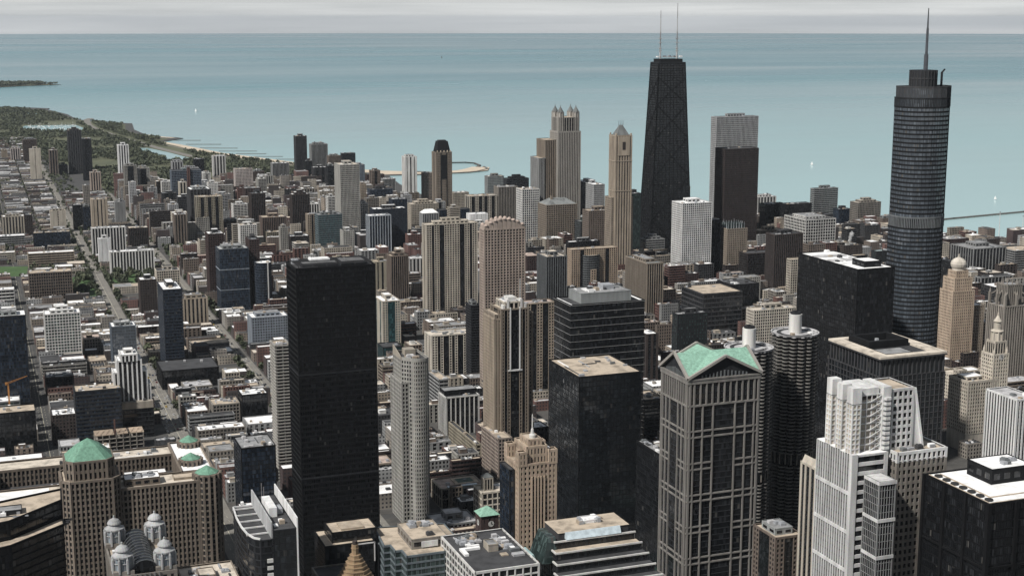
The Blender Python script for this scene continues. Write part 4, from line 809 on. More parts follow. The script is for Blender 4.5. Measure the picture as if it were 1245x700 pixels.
# green gabled tower
def gabled():
    x0,y0,w,d,H=428,815,53,39,178; root=thing('gabled_tower',x0,y0,'stone framed tower with four gables and a pale green copper cross roof','building'); fp(x0,y0,x0+w,y0+d,H,'the green gabled tower')
    g=MB(); g.prism(rect(.1,.1,w-.1,d-.1),0,3.9,0,top=False); gm=g.mesh('window_row',glass('gk'))
    for j in range(round(H/3.96)): put('window_row',gm,root,(0,0,j*3.96))
    b=MB()
    F=[((0,d),(0,0)),((0,0),(w,0)),((w,0),(w,d)),((w,d),(0,d))]
    for p,q in F:
        L=math.hypot(q[0]-p[0],q[1]-p[1]); u=((q[0]-p[0])/L,(q[1]-p[1])/L); n=(u[1],-u[0]); k=L/53
        for s,wd in ((.02,1.3),(.075,.9),(.20,1.0),(.245,1.0),(.345,1.0),(.655,1.0),(.755,1.0),(.80,1.0),(.925,.9),(.98,1.3)):
            ztop=H-16 if s in(.20,.245,.345,.655,.755,.80) else H
            if s in (.245,.755): continue
            b.obox(p,u,n,s*L-wd/2,s*L+wd/2,-.1,.85,0,ztop)
        for i in range(11): b.obox(p,u,n,L*(.08+.084*i)-.5,L*(.08+.084*i)+.5,-.1,.8,H-16,H)
        for z in (H-16.5,): b.obox(p,u,n,0,L,-.1,.9,z,z+1.2)
        z=H-38; alt=0
        while z>2:
            for dz in (0,4.2):
                if alt%2==0: b.obox(p,u,n,0,L,-.1,.75,z+dz,z+dz+1.0)
                else: b.obox(p,u,n,0,L*.345,-.1,.75,z+dz,z+dz+1.0); b.obox(p,u,n,L*.655,L,-.1,.75,z+dz,z+dz+1.0)
            z-=22; alt+=1
        b.obox(p,u,n,-.6,L+.6,-.3,1.0,H-1.2,H+1.2)
        b.obox(p,u,n,-.9,L+.9,-.3,1.3,H+1.2,H+2.2)
        for j in range(round(H/3.96)): b.obox(p,u,n,.5,L-.5,-.1,.12,j*3.96-.3 if j else 0,j*3.96+.3,1)
    b.build('wall',[wall('stoned'),wall('dgrey')],root)
    z=H+2.2; h=13.5; A=[(-1,-1),(w+1,-1),(w+1,d+1),(-1,d+1)]; M=(w/2,d/2)
    mids=[(w/2,-1),(w+1,d/2),(w/2,d+1),(-1,d/2)]
    r=MB()
    for i in range(4):
        c=A[i]; m1=mids[i]; m0=mids[i-1]
        r.tri((*c,z+.2),(*m1,z+h),(*M,z+h)); r.tri((*c,z+.2),(*M,z+h),(*m0,z+h))
    r.build('copper_roof',copperm('copper2'),root)
    for i,nm in enumerate(mids):
        a,c=A[i],A[(i+1)%4]; ins=[(0,1.4),(-1.4,0),(0,-1.4),(1.4,0)][i]
        f=lambda p,t:(p[0]+ins[0]*t,p[1]+ins[1]*t)
        g=MB(); g.tri((*f(a,1),z),(*f(c,1),z),(*f(nm,1),z+h-.5)); g.build('pediment',wall('dgrey'),root)
        k=MB()
        for q in (a,c):
            k.bar((*q,z+.6),(*nm,z+h+.7),1.7)
        k.build('gable_rim',wall('stonew',.7,.95,1.25),root)
        t=MB(); L=math.hypot(c[0]-a[0],c[1]-a[1])
        for q in range(13):
            s=.2+.6*q/12; pp=(a[0]+(c[0]-a[0])*s,a[1]+(c[1]-a[1])*s); hh=min(s,1-s)*2*h*.32; pp=f(pp,.9); t.box(pp[0]-.45,pp[1]-.45,z,pp[0]+.45,pp[1]+.45,z+hh)
        t.build('pediment_screen',wall('grey3'),root)
gabled()
# dark gridded office with the square roof opening
def openroof():
    x0,y0,w,d,H=558,790,52,61,190; root=thing('office_tower',x0,y0,'dark gridded office tower with a tan roof rim around a black square opening','building'); fp(x0,y0,x0+w,y0+d,H,'the dark gridded open roofed tower')
    tier(root,rect(0,0,w,d),0,H-14,style('G',bay=3.7,pw=.5,pd=.5,sh=.45,sd=.3,fh=4),'dgrey2','gm','tan',par=0,roof=False)
    tier(root,rect(.8,.8,w-.8,d-.8),H-14,H-1,style('G',bay=3.7,pw=.9,pd=.6,sh=.8,sd=.2,fh=13),'dgrey2','gm','tan',par=0,roof=False)
    b=MB()
    for q in (rect(-.8,-.8,w+.8,5),rect(-.8,d-5,w+.8,d+.8),rect(-.8,5,8,d-5),rect(w-8,5,w+.8,d-5)): b.prism(q,H-1.4,H)
    b.build('roof_rim',roofm('cream'),root); solid(root,-1,-1,H-2.4,w+1,d+1,H-1.42,'dgrey2','cornice')
    b=MB(); b.quad((8,5,H-6),(w-8,5,H-6),(w-8,d-5,H-6),(8,d-5,H-6)); b.build('roof',roofm('tan'),root)
    b=MB()
    for q in ((10,28,13,d-8),(w-13,28,w-10,d-8),(13,28,w-13,31),(13,d-11,w-13,d-8)): b.box(q[0],q[1],H-6,q[2],q[3],H+3.5)
    b.build('screen_wall',wall('black'),root); solid(root,17,34,H-6,w-17,d-15,H-1,'roofwhite','chiller'); solid(root,24,40,H-1,26,42,H+2.5,'metal','vent_stack')
    units(root,9,7,w-9,26,H-5.8,12,rng,1.3); penthouse(root,10,8,w-20,24,H-6,5,'dgrey','grey')
openroof()
# white stepped tower
def stepped():
    X,Y=425,608; root=thing('stepped_tower',X,Y,'white stepped tower with open lattice top and blank white fins, lower right','building'); fp(425,608,481,660,185,'the white stepped tower')
    wh='white2'
    m=MB(); w,d,H=21,34,185; y0=14
    frame(m,(0,y0+d),(0,y0),0,H,style('P',bay=2.3,pw=.75,pd=.7,sh=.8,fh=3.9,sd=.15),0,1); frame(m,(0,y0),(w,y0),0,H,style('B',bay=30,sh=2.0,sd=.5,fh=5.2,cw=1.6,pd=.6),0,1)
    for j in range(1,9): 
        z=H-j*21.5; m.obox((0,y0+d),(0,-1),(-1,0),0,d,-.1,.9,z-.9,z+.9)
    m.box(-1,y0-.9,0,2.6,y0+1.2,H+.5)
    m.build('wall',[wall(wh),glass('gk')],root)
    g=MB(); g.prism(rect(0,y0,w,y0+d),0,3.9,0,top=False); me=g.mesh('window_row',glass('gk'))
    for j in range(47): put('window_row',me,root,(0,0,j*3.9+1))
    b=MB(); b.box(-.4,y0-.3,H-.3,w,y0+d,H+.2); b.build('terrace',roofm('white'),root)
    # open lattice block
    lx0,ly0,lx1,ly1,LH=3,y0+4,20,y0+28,31
    g=MB(); g.prism(rect(lx0+1.5,ly0+2,lx1-1,ly1),H,H+LH-3,0); g.build('lattice_core',wall('cream',.8,.45,.8),root)
    b=MB()
    for j in range(9):
        z=H+j*LH/8; b.box(lx0,ly0,z-.35,lx1,ly0+.6,z+.35); b.box(lx0,ly0+.61,z-.35,lx0+.6,ly1,z+.35)
    for i in range(6): x=lx0+(lx1-lx0-.6)*i/5; b.box(x,ly0-.05,H,x+.5,ly0+.5,H+LH)
    for i in range(9): y=ly0+(ly1-ly0)*i/8; b.box(lx0-.05,y,H,lx0+.5,y+.5,H+LH)
    for j in range(8):
        z=H+j*LH/8; b.bar((lx0+9,ly0-.3,z),(lx1,ly0-.3,z+LH/8),.45)
    b.build('lattice',wall(wh),root); solid(root,lx0,ly0+1,H+LH,lx1-2,ly1-4,H+LH+3.5,wh,'lattice_cap')
    for i,(yy,h) in enumerate(((ly0+.5,36),(ly0+10,36),(ly0+20,36.5))):
        f=MB(); xa,xb,ya,yb=lx0-3.4,lx0+2.2,yy-2.6,yy+2.6; f.box(xa+.3,ya+.3,H,xb-.3,yb-.3,H+h-9,1)
        for j in range(11): zz=H+j*(h-9)/10; f.box(xa,ya,zz-.35,xb,yb,zz+.35,0,True)
        for px,py in ((xa,ya),(xa,yb-.6),(xb-.6,ya),(xa,(ya+yb)/2-.3),((xa+xb)/2-.3,ya)): f.box(px-.05,py-.05,H,px+.65,py+.65,H+h-9)
        f.box(xa,ya,H+h-9,xb,yb,H+h); f.build('fin',[wall(wh),wall('cream',.8,.35,.6)],root)
    # gridded right shaft with sloping edge
    gx0,gx1,gy0,gy1,GH=22.5,39,y0+4,y0+26,217
    tier(root,rect(gx0,gy0,gx1,gy1),0,GH,style('G',bay=3.3,pw=1.15,pd=.5,sh=1.5,sd=.4,fh=4.0),wh,'gk','tan')
    s=MB(); 
    for y in (gy0,gy1): s.bar((gx1+.8,y,GH+.5),(gx1+7.5,y,184),1.3)
    s.quad((gx1,gy0+.3,GH),(gx1,gy0+.3,184),(gx1+7,gy0+.3,184),(gx1+.6,gy0+.3,GH)); s.quad((gx1+.6,gy0+.3,GH),(gx1+7,gy0+.3,184),(gx1+7,gy1,184),(gx1+.6,gy1,GH)); s.build('sloped_flank',wall(wh),root)
    solid(root,gx0-3.5,gy0-1.5,180,gx0+1.5,gy1-4,GH+3,wh,'stair_shaft')
    b=MB()
    for j in range(11): b.prism([(gx0-3.4,gy0-1.6),(gx0-2.6,gy0-3.2),(gx0+.4,gy0-3.2),(gx0+1.2,gy0-1.6)],186+j*2.7,187.4+j*2.7,0)
    b.build('balcony',wall(wh),root)
    # right shoulder block: shade on its lower storeys put in as darker stone colour
    tier(root,rect(25,10,56,44),0,180,style('G',bay=3.1,pw=1.3,pd=.55,sh=1.7,sd=.4,fh=4.1),'stone','gk','tan',par=0,roof=False); tier(root,rect(25,10,56,44),180,184,style('G',bay=3.1,pw=1.3,pd=.6,sh=1.2,sd=.4,fh=4.0),'white2','gk','tan',par=1.2); units(root,28,12,54,18,184,6,rng)
    # glass bay
    bx=rect(7.5,0,17.5,y0-.6); tier(root,bx,0,173,style('C',bay=1.6,pw=.3,pd=.25,sh=.3,sd=.1,fh=4),'grey2','gk','tan',dk='dgrey2')
    b=MB()
    for j in range(8): z=173-j*20.5; b.box(7,-.6,z-.9,18,y0-.7,z+.9)
    b.build('white_band',wall(wh),root)
stepped()
# black courts tower bottom right
def courts():
    x0,y0,w,d,H=464,560,50,52,173; root=thing('office_tower',x0,y0,'black steel tower with white roof and row of round roof vents, bottom right corner','building'); fp(x0,y0,x0+w,y0+d,H,'the black bottom right tower')
    tier(root,rect(0,0,w,d),0,H,style('C',bay=1.6,pw=.22,pd=.2,sh=.8,sd=.08,fh=4.6),'black2','gk','white',dk='black2',par=.9)
    b=MB()
    for i in range(4): b.box(-1.3,d*i/3-.9 if i else -1.3,0,0,d*i/3+.9,H+.8); b.box(w*i/3-.9 if i else .01,-1.3,0,w*i/3+.9,0,H+.8)
    for z in (H-34,H-66,H-100): b.box(-.9,-.9,z,w,.0,z+1.1); b.box(-.9,.01,z,0,d,z+1.1)
    b.build('column',wall('black2'),root)
    b=MB()
    for i in range(7): b.prism(circ(4.5,6+i*6.8,2.1,20),H+.1,H+1.0)
    b.build('roof_vent',plain('vent_dark',(.02,.02,.02)),root)
    b=MB(); 
    for q in ((1,1,w-1,2.2),(1,2.2,2.2,d-1),(7.6,9,8.4,d-2),(8.4,9,w-2,9.8)): b.box(q[0],q[1],H+.1,q[2],q[3],H+.55)
    b.build('roof_rail',roofm('tan'),root)
    penthouse(root,22,26,w-2,d-6,H,8,'black','white'); units(root,24,28,w-4,d-8,H+8,4,rng)
courts()
# merchandise hall with green hipped towers
def mart():
    x0,y0,w,d,H=-26,992,174,100,90; root=thing('market_hall',x0,y0,'huge brown stone market hall with a green pyramid roofed tower and small green turret roofs','building'); fp(x0,y0,x0+w,y0+d,H,'the green roofed market hall')
    st=style('P',bay=3.0,pw=1.25,pd=.7,sh=1.5,sd=.3,fh=4.2); st.pop('dark')
    L=[]
    for q,z in ((rect(0,0,w,24),H),(rect(w-22,24.2,w,d),H),(rect(0,24.2,22,d),H),(rect(22.2,d-22,w-22.2,d),H-2)):
        tier(root,q,0,z,st,'mart','gk','cream',par=1.3)
    # upper arcade storey
    solid(root,30,24.2,0,w-22.3,d-22.3,H-14,'brown3','court_body'); b=MB(); b.quad((22.3,24.3,H-13.9),(w-22.3,24.3,H-13.9),(w-22.3,d-22.3,H-13.9),(22.3,d-22.3,H-13.9)); b.build('roof',roofm('dark'),root)
    for a in ((w-70,34,w-46,48,5),(w-60,52,w-30,62,7),(w-96,40,w-78,56,6),(w-90,60,w-66,72,4)): penthouse(root,a[0],a[1],a[2],a[3],H-14,a[4],'brown2','white')
    units(root,30,26,w-26,d-26,H-13.8,26,rng,1.6)
    penthouse(root,w-64,5,w-40,18,H,5,'mart','white'); units(root,w-62,6,w-42,17,H+5.2,14,rng,1.0); penthouse(root,w-30,8,w-16,18,H,1.5,'tan','tan',louv=False); units(root,w-110,d-20,w-30,d-3,H-2,14,rng,1.3)
    for q in ((w-21,25,w-1,d-1),(1,25,21,d-1),(1,2,60,22)):
        r=MB(); r.quad((q[0],q[1],H+.3),(q[2],q[1],H+.3),(q[2],q[3],H+.3),(q[0],q[3],H+.3)); r.build('white_roof',roofm('white'),root)
    penthouse(root,6,40,18,52,H,5,'brown2','tan'); penthouse(root,34,30,52,46,H-14,8,'brown3','tan'); units(root,2,26,20,d-2,H+.3,7,rng,1.2)
    # corner turrets
    for cx,cy,rr in ((w-7,7,10),(w-13,44,8.5),(w-8,d-10,8.5),(12,26,6)):
        b=MB(); b.prism(circ(cx,cy,rr,8,math.pi/8),0 if rr==10 else H-6,H+4,1)
        for i in range(16):
            a=2*math.pi*i/16; b.bar((cx+rr*.97*math.cos(a),cy+rr*.97*math.sin(a),0 if rr==10 else H-6),(cx+rr*.97*math.cos(a),cy+rr*.97*math.sin(a),H+4.5),1.5)
        for j in range(22 if rr==10 else 3): b.prism(circ(cx,cy,rr+.2,8,math.pi/8),max(H+3-j*4.2,0),max(H+3-j*4.2,0)+1.3,0)
        t=b.build('turret',[wall('mart'),glass('gk')],root); r=MB(); r.cone((cx,cy),rr*.86,0,H+4.6,H+4.6+rr*.5,8); r.build('turret_roof',copperm('copper'),t)
    # main tower
    tx,ty,tw,td=68,-5,38,34
    def ch(x,y,w,d,c): return [(x+c,y),(x+w-c,y),(x+w,y+c),(x+w,y+d-c),(x+w-c,y+d),(x+c,y+d),(x,y+d-c),(x,y+c)]
    tier(root,ch(tx,ty,tw,td,5),0,100,st,'mart','gk','tan',par=1.2)
    tier(root,ch(tx+3,ty+3,tw-6,td-6,5),100,113,style('W',bay=3,fh=6.5,pw=1.6,sh=2.2,pd=.5),'mart','gk','tan',par=1.0)
    r=MB(); e=ch(tx+3.4,ty+3.4,tw-6.8,td-6.8,5); e2=[(tx+tw/2+(x-tx-tw/2)*.5,ty+td/2+(y-ty-td/2)*.5) for x,y in e]; pyramid(r,e,114.0,e2,121.5); pyramid(r,e2,121.5,[(tx+tw/2,ty+td/2)],126.5); r.build('pyramid_roof',copperm('copper'),root)
mart()
# four domed turrets around a barrel vault
def domes():
    x0,y0,w,d,H=55,744,32,56,122; root=thing('domed_tower',x0,y0,'grey stone tower top with four domed turrets around a dark barrel vault, lower left','building'); fp(x0,y0,x0+w,y0+d,H,'the four domed tower')
    tier(root,rect(0,0,w,d),0,H,style('W',bay=4,pw=2,pd=.4,fh=4.2),'stone','gk','tan',par=1.4)
    for cx,cy in ((5,6),(w-5,6),(5,d-6),(w-5,d-6)):
        solid(root,cx-5.4,cy-5.4,H-4,cx+5.4,cy+5.4,H+3.5,'stone','turret_base')
        b=MB(); b.prism(circ(cx,cy,4.9,8,.39),H+3.5,H+10.5,1)
        for i in range(8):
            a=2*math.pi*i/8+.39; b.bar((cx+4.9*math.cos(a),cy+4.9*math.sin(a),H+3.5),(cx+4.9*math.cos(a),cy+4.9*math.sin(a),H+11),1.0)
            for o in (.26,.52): b.bar((cx+4.7*math.cos(a+o),cy+4.7*math.sin(a+o),H+3.5),(cx+4.7*math.cos(a+o),cy+4.7*math.sin(a+o),H+10.5),.3)
            b.lathe((cx+5.6*math.cos(a),cy+5.6*math.sin(a)),[(.7,H+2),(.7,H+9.5),(.3,H+10.3),(0,H+11.5)],6)
        b.lathe((cx,cy),[(5.1,H+7),(5.3,H+7.3),(5.1,H+7.6)],16,0)
        b.lathe((cx,cy),[(5.4,H+10.3),(5.4,H+11.1),(4.4,H+11.5),(3.3,H+12.6),(3.2,H+13.6),(3.9,H+13.7),(3.7,H+14.3),(2.6,H+15.7),(1.0,H+16.5),(.5,H+17),(.5,H+18),(0,H+18.4)],16,0)
        b.build('domed_turret',[wall('grey'),plain('turret_glass',(.25,.30,.34),.25)],root)
    b=MB(); n=14; r=7; cx=w/2; y1,y2=3,d-3
    arc=[(cx-r*math.cos(math.pi*i/n),H+1+r*.95*math.sin(math.pi*i/n)) for i in range(n+1)]
    for i in range(n):
        a,c=arc[i],arc[i+1]; b.quad((a[0],y1,a[1]),(c[0],y1,c[1]),(c[0],y2,c[1]),(a[0],y2,a[1]))
    b.ngon([(x,y1,z) for x,z in arc][::-1]); b.ngon([(x,y2,z) for x,z in arc]); b.build('barrel_vault',glass('gk'),root)
    b=MB()
    for k in range(12):
        y=y1+(y2-y1)*k/11
        for i in range(n): b.bar((arc[i][0],y,arc[i][1]+.15),(arc[i+1][0],y,arc[i+1][1]+.15),.35)
    b.build('vault_rib',wall('grey3'),root)
    b=MB(); b.box(cx-7.5,-.8,0,cx+7.5,.0,H-12,1); b.build('glass_front',[wall('stone'),glass('gm')],root)
    b=MB(); 
    for i in range(7): b.box(cx-7.6+i*2.4,-1.2,0,cx-7.2+i*2.4,-.75,H+2)
    b.build('front_fin',wall('grey2'),root); units(root,1,14,8,d-14,H,6,rng); units(root,w-8,14,w-1,d-14,H,6,rng)
domes()
# dark angled slab bottom left
def angled():
    root=thing('angled_office',0,750,'black banded office with slanted tan roof ledges in the bottom left corner','building'); fp(-30,750,40,825,149,'the slanted black corner block')
    st=style('B',sh=.8,sd=.3,fh=3.9); st2=dict(st)
    up=[(-30,15),(5,26),(33,52),(34,72),(-30,50)]; lo=[(-30,2),(5,15),(33,39),(33,51),(5,25.5),(-30,14.5)]
    tier(root,up,0,149,st,'black','gk','tan',par=1.2); tier(root,lo,0,139.5,st,'black','gk','tan',par=1.0)
    penthouse(root,-6,38,12,47,149,2.2,'dgrey','grey',louv=False); units(root,-20,32,16,44,149,12,rng,1.1)
    for i in range(3): solid(root,29+i*.1,44+i*3,138,36+i,45+i*3,139.2,'roofdark','balcony')
angled()
# dark tower with white fins and curved side
def curved():
    root=thing('finned_tower',126,744,'dark tower with tall white edge fin and curved lower side, left of bottom centre','building'); fp(126,744,154,806,140,'the white finned tower')
    st=style('B',sh=.7,sd=.25,fh=3.8)
    tier(root,rect(13.5,0,26,60),0,138,style('C',fh=3.8),'dgrey','gm','dark',par=.3,dk='dgrey')
    lo=[(13,1),(13,58),(1.5,58),(.2,40),(.2,24),(1.2,12),(3.5,4),(6.5,1)]; lo=lo[::-1]; lo=[(6.5,1),(13,1),(13,58),(1.5,58),(.2,40),(.2,24),(1.2,12),(3.5,4)]
    tier(root,lo,0,133,st,'dgrey','gk','roofdark' if False else 'dark',par=.2)
    b=MB(); b.box(26.2,-1.0,0,26.9,61,144.5); b.build('white_fin',wall('white2'),root)
    b=MB(); b.box(12.6,2,120,13.4,61,142.5); b.build('grey_fin',wall('grey'),root)
    b=MB()
    for i in range(len(lo)):
        p,q=lo[i],lo[(i+1)%len(lo)]
        if i in (0,1): continue
        b.bar((*p,134),(*q,134),.9)
    for y in (10,21,32,43,54): b.bar((.5,y,133.8),(13,y,133.8),.8)
    b.build('roof_frame',wall('white2'),root)
    b=MB(); b.box(9.8,.2,0,13.0,1.0,2.1); pm=b.mesh('white_panel',wall('white'))
    for i in range(28): put('white_panel',pm,root,(0,0,120-i*4.1))
    solid(root,15.5,22,138,20,44,143.5,'roofwhite','penthouse'); solid(root,20.2,26,138,24,34,141,'metal','roof_unit'); units(root,14,2,26,20,138,3,rng)
    b=MB()
    for y in (57,50): b.bar((18,y,138),(18,y,147),.35)
    b.build('antenna',plain('mast_grey',(.20,.19,.19)),root)
curved()
# dark L shaped office with tan roof ledges
def ledge():
    root=thing('office_block',172,768,'dark office block with tan L shaped roof ledge below the huge black tower','building'); fp(172,768,212,828,105,'the tan ledged dark block')
    st=style('C',fh=4)
    tier(root,rect(8,30,38,58),0,104,st,'black','gk','tan',par=.7,dk='black'); tier(root,rect(13.5,35,41,54),104,110,st,'black','gk','tan',par=.8,dk='black')
    tier(root,rect(0,0,30,29),0,92,style('P',bay=4,pw=1.2,pd=.5),'stone','gk','dark',par=1.0); solid(root,20,38,110,34,50,111.2,'rooftan','roof_deck')
    b=MB(); b.bar((38,29,92),(38,29,104),.6); b.bar((38,29,103.7),(24,29,103.7),.6); b.build('pipe',plain('mast_white',(.5,.49,.48)),root); units(root,41,36,47,56,100,4,rng)
    solid(root,41.2,34,0,58,56,100,'grey2','annex'); units(root,41,34,57,55,100,16,rng,.9)
ledge()
# stepped golden pyramid top
def ziggurat():
    root=thing('stepped_pyramid_tower',188,757,'golden tan stepped pyramid tower top with a small lantern, bottom centre','building'); fp(178,747,198,767,92,'the golden stepped pyramid')
    def oc(r): k=r*.42; return [(-k,-r),(k,-r),(r,-k),(r,k),(k,r),(-k,r),(-r,k),(-r,-k)]
    tier(root,oc(10),0,99,style('W',bay=3,pw=1.8,fh=3.8),'gold','gk','tan',par=.8)
    for i in range(7):
        b=MB(); r=9.3-i*1.08; b.prism(oc(r),99+i*2.1,99+i*2.1+2.1); b.prism(oc(r+.25),99+i*2.1+1.55,99+i*2.1+1.95)
        if i%2==0:
            for k in range(5): x=-r*.4+k*r*.2; b.box(x-.3,-r-.2,99+i*2.1+.2,x+.3,-r,99+i*2.1+1.3)
        b.build('step',wall('gold'),root)
    b=MB(); b.prism(circ(0,0,2.0,8),113.7,119.5); b.prism(circ(0,0,2.3,8),117,117.6); b.prism(circ(0,0,1.5,8),119.5,121.5,1); b.build('lantern',[wall('gold'),wall('brown3')],root)
ziggurat()
# green glass office with a saw stepped corner
def sawtooth():
    root=thing('office_block',213,764,'green glass office block with saw stepped corner and tan gravel roof, bottom centre','building'); fp(213,764,258,820,105,'the green glass block')
    P=[(8,2),(31,2),(45,2),(45,47),(3,55),(0,23),(4,23),(4,12.5),(8,12.5)]
    tier(root,P,0,104,style('B',bay=3,pw=.2,pd=.15,sh=1.1,sd=.3,fh=4),'teal','gg','tan',par=.8)
    penthouse(root,14,12,36,42,104,6,'stone','tan'); units(root,16,28,35,41,110.2,10,rng,1.2); units(root,20,14,32,24,110.2,1,rng); solid(root,20,11.3,105,30,11.9,108.5,'roofwhite','louvre_panel')
    solid(root,38,20,104,44,44,105.2,'rooftan','roof_deck')
sawtooth()
# white grid office with black roof
def whitegrid():
    root=thing('office_block',245,714,'white gridded office block with flat black roof and scattered equipment, bottom centre','building'); fp(245,714,283,774,110,'the black roofed white grid block')
    tier(root,rect(0,0,38,60),0,110,style('G',bay=5,pw=.8,pd=.5,sh=.9,sd=.4,fh=4.4),'white','gk','dark',par=1.0)
    b=MB(); b.box(3,34,110,15,36.5,111.4); b.box(3,26,110,5.5,34,111.4); b.box(9,38,110,16,40,111.2); b.build('duct',roofm('white'),root)
    units(root,4,40,22,58,110,20,rng,.9); penthouse(root,18,28,24,37,110,4,'beige','grey',louv=False); units(root,22,24,36,52,110,12,rng,1.1); solid(root,23,19,110,27,23,110.8,'rooftan','roof_deck'); solid(root,29,16,110,36,20,111.3,'grey','chiller'); solid(root,30,24,110,36,28,111.6,'grey3','chiller')
whitegrid()
# block with descending terraces
def terraces():
    X,Y=300,704; root=thing('terraced_office',X,Y,'terraced office with white edged steps descending towards the viewer and tan roof deck','building'); fp(300,704,372,786,105,'the white terraced block')
    for i in range(8):
        y0=54-i*6.6; x0=11-i*1.9; x1=63+i*1.5; H=104-i*4.6
        tier(root,rect(x0,y0,x1,y0+(26 if i==0 else 6.5)),0 if i==0 else max(0,H-12),H,style('C',fh=4.2),'beige' if False else 'dgrey','gk','tan' if i==1 else 'dark',par=0,dk='dgrey')
        b=MB(); b.box(x0-.8,y0-.8,H-.3,x1+.8,y0+.2,H+.6); b.box(x0-.8,y0+.21,H-.3,x0+.2,y0+6.4,H+.6); b.build('terrace_rim',wall('white'),root)
    solid(root,14,56,104,60,78,108.5,'dgrey2','upper_storey'); b=MB(); b.quad((13.5,55.5,108.6),(60.5,55.5,108.6),(60.5,78.5,108.6),(13.5,78.5,108.6)); b.build('roof',roofm('tan'),root)
    b=MB(); b.hexa([(18,53,104.8),(54,53,104.8),(54,56,104.8),(18,56,104.8)],[(18,55,108.7),(54,55,108.7),(54,56,108.7),(18,56,108.7)]); b.build('glass_eave',plain('skylight',(.40,.46,.48),.3),root)
    units(root,30,62,50,76,108.7,9,rng,1.2); penthouse(root,34,66,46,74,108.6,1.6,'roofwhite','white',louv=False)
    b=MB(); b.hexa([(2,52,92),(12,52,92),(12,74,92),(2,74,92)],[(7,55,107),(11.5,55,107),(11.5,72,107),(7,72,107)]); b.build('glass_wedge',glass('gg'),root)
    b=MB(); b.hexa([(-6,54,94),(-1,54,94),(-1,68,94),(-6,68,94)],[(-3.6,54,98),(-2.6,54,98),(-2.6,68,98),(-3.6,68,98)]); b.build('skylight',plain('teal_light',(.30,.42,.42),.3),root)
terraces()
# tan setback tower with a spire
def setback():
    X,Y=319,840; root=thing('setback_tower',X,Y,'tan stone setback tower with small white spire, lower centre, before the dark mirror tower','building'); fp(319,840,345,866,134,'the tan spired tower')
    st=style('W',bay=2.9,pw=1.55,pd=.45,sh=1.7,sd=.3,fh=3.6)
    tier(root,rect(0,0,26,26),0,126,st,'peach','gk','tan',par=1.0)
    b=MB()
    for x in (8.6,10.9,13.0,15.1,17.4): b.box(x-.45,-1.3,0,x+.45,-.5,118)
    b.build('pilaster',wall('peach'),root); g=MB(); g.box(8.2,-.5,6,17.8,-.42,117); g.build('window_strip',glass('gk'),root)
    g=MB()
    for z in range(8,117,4): g.box(8.4,-.62,z,17.6,-.5,z+.9)
    g.build('spandrel',wall('brown2'),root)
    for a in ((-.3,-.3,5,5),(21,-.3,26.3,5),(-.3,21,5,26.3),(21,21,26.3,26.3)): tier(root,rect(*a),126,134,style('W',bay=2.4,pw=1.5,fh=4),'peach','gk','tan',par=1.2)
    tier(root,rect(6,2,20,24),126,137,style('W',bay=2.4,pw=1.3,fh=5,sh=2),'peach','gk','tan',par=1.0); tier(root,rect(8.5,5,17.5,20),137,141,style('W',bay=3,pw=1.8,fh=4),'peach','gk','tan',par=.8)
    b=MB(); b.lathe((13.5,11),[(2.2,141),(2.2,143),(1.2,144),(1.0,146.5),(.5,147.5),(.35,156),(0,157.5)],10); b.build('spire',wall('white'),root); solid(root,20,4,134,23,8,135.5,'roofwhite','roof_unit')
    tier(root,rect(-4.5,6,-1.2,24),0,122,style('C',fh=3.8),'dgrey','gb','dark',par=.5,dk='dgrey')
setback()
# clock tower and stone temple by the river
def clock():
    root=thing('clock_tower',334,958,'dark red brick clock tower with green hipped roof by the river','building'); fp(334,958,347,970,52,'the brick clock tower')
    tier(root,rect(0,0,13,12),0,50,style('W',bay=4,pw=2.9,fh=7,sh=3.4),'maroon','gk','dark',par=.6,rows=False)
    b=MB(); pyramid(b,rect(-1.2,-1.2,14.2,13.2),51,[(4.5,6),(8.5,6)],56) if False else pyramid(b,rect(-1.3,-1.3,14.3,13.3),50.8,[(6.5,6)],56.5); b.build('hipped_roof',copperm('copper2'),root)
    for loc,ax in (((7.5,-.55,44.2),'s'),((-.55,6,44.2),'w')):
        c=MB(); n=24
        if ax=='s': pts=[(loc[0]+2.3*math.cos(2*math.pi*i/n),loc[1],loc[2]+2.3*math.sin(2*math.pi*i/n)) for i in range(n)]; c.ngon(pts)
        else: pts=[(loc[0],loc[1]-2.3*math.cos(2*math.pi*i/n),loc[2]+2.3*math.sin(2*math.pi*i/n)) for i in range(n)]; c.ngon(pts)
        f=c.build('clock_face',plain('dial',(.45,.44,.42)),root); h=MB()
        if ax=='s': h.bar((loc[0],loc[1]-.1,loc[2]),(loc[0],loc[1]-.1,loc[2]+1.8),.3); h.bar((loc[0],loc[1]-.1,loc[2]),(loc[0]+1.2,loc[1]-.1,loc[2]-.3),.35)
        else: h.bar((loc[0]-.1,loc[1],loc[2]),(loc[0]-.1,loc[1],loc[2]+1.8),.3); h.bar((loc[0]-.1,loc[1],loc[2]),(loc[0]-.1,loc[1]-1.2,loc[2]-.3),.35)
        h.build('clock_hand',wall('black'),f)
clock()
def temple():
    root=thing('stone_pavilion',366,1040,'small cream stone pavilion tower above the low roofs beside the stepped crown tower','building'); fp(360,1034,386,1056,40,'the cream stone pavilion')
    tier(root,rect(-4,-4,22,16),0,40,style('G',bay=4,fh=5),'cream','gk','cream'); tier(root,rect(0,2,7,9),40,50,style('G',bay=2.3,pw=.6,fh=9,sh=1.5,pd=.4),'cream','gk','tan',par=.8,rows=False)
    b=MB(); pyramid(b,rect(-.6,1.4,7.6,9.6),51,[(3.5,5.5)],54); b.build('hipped_roof',wall('slate'),root); solid(root,10,4,40,18,11,42,'roofwhite','roof_unit')
temple()
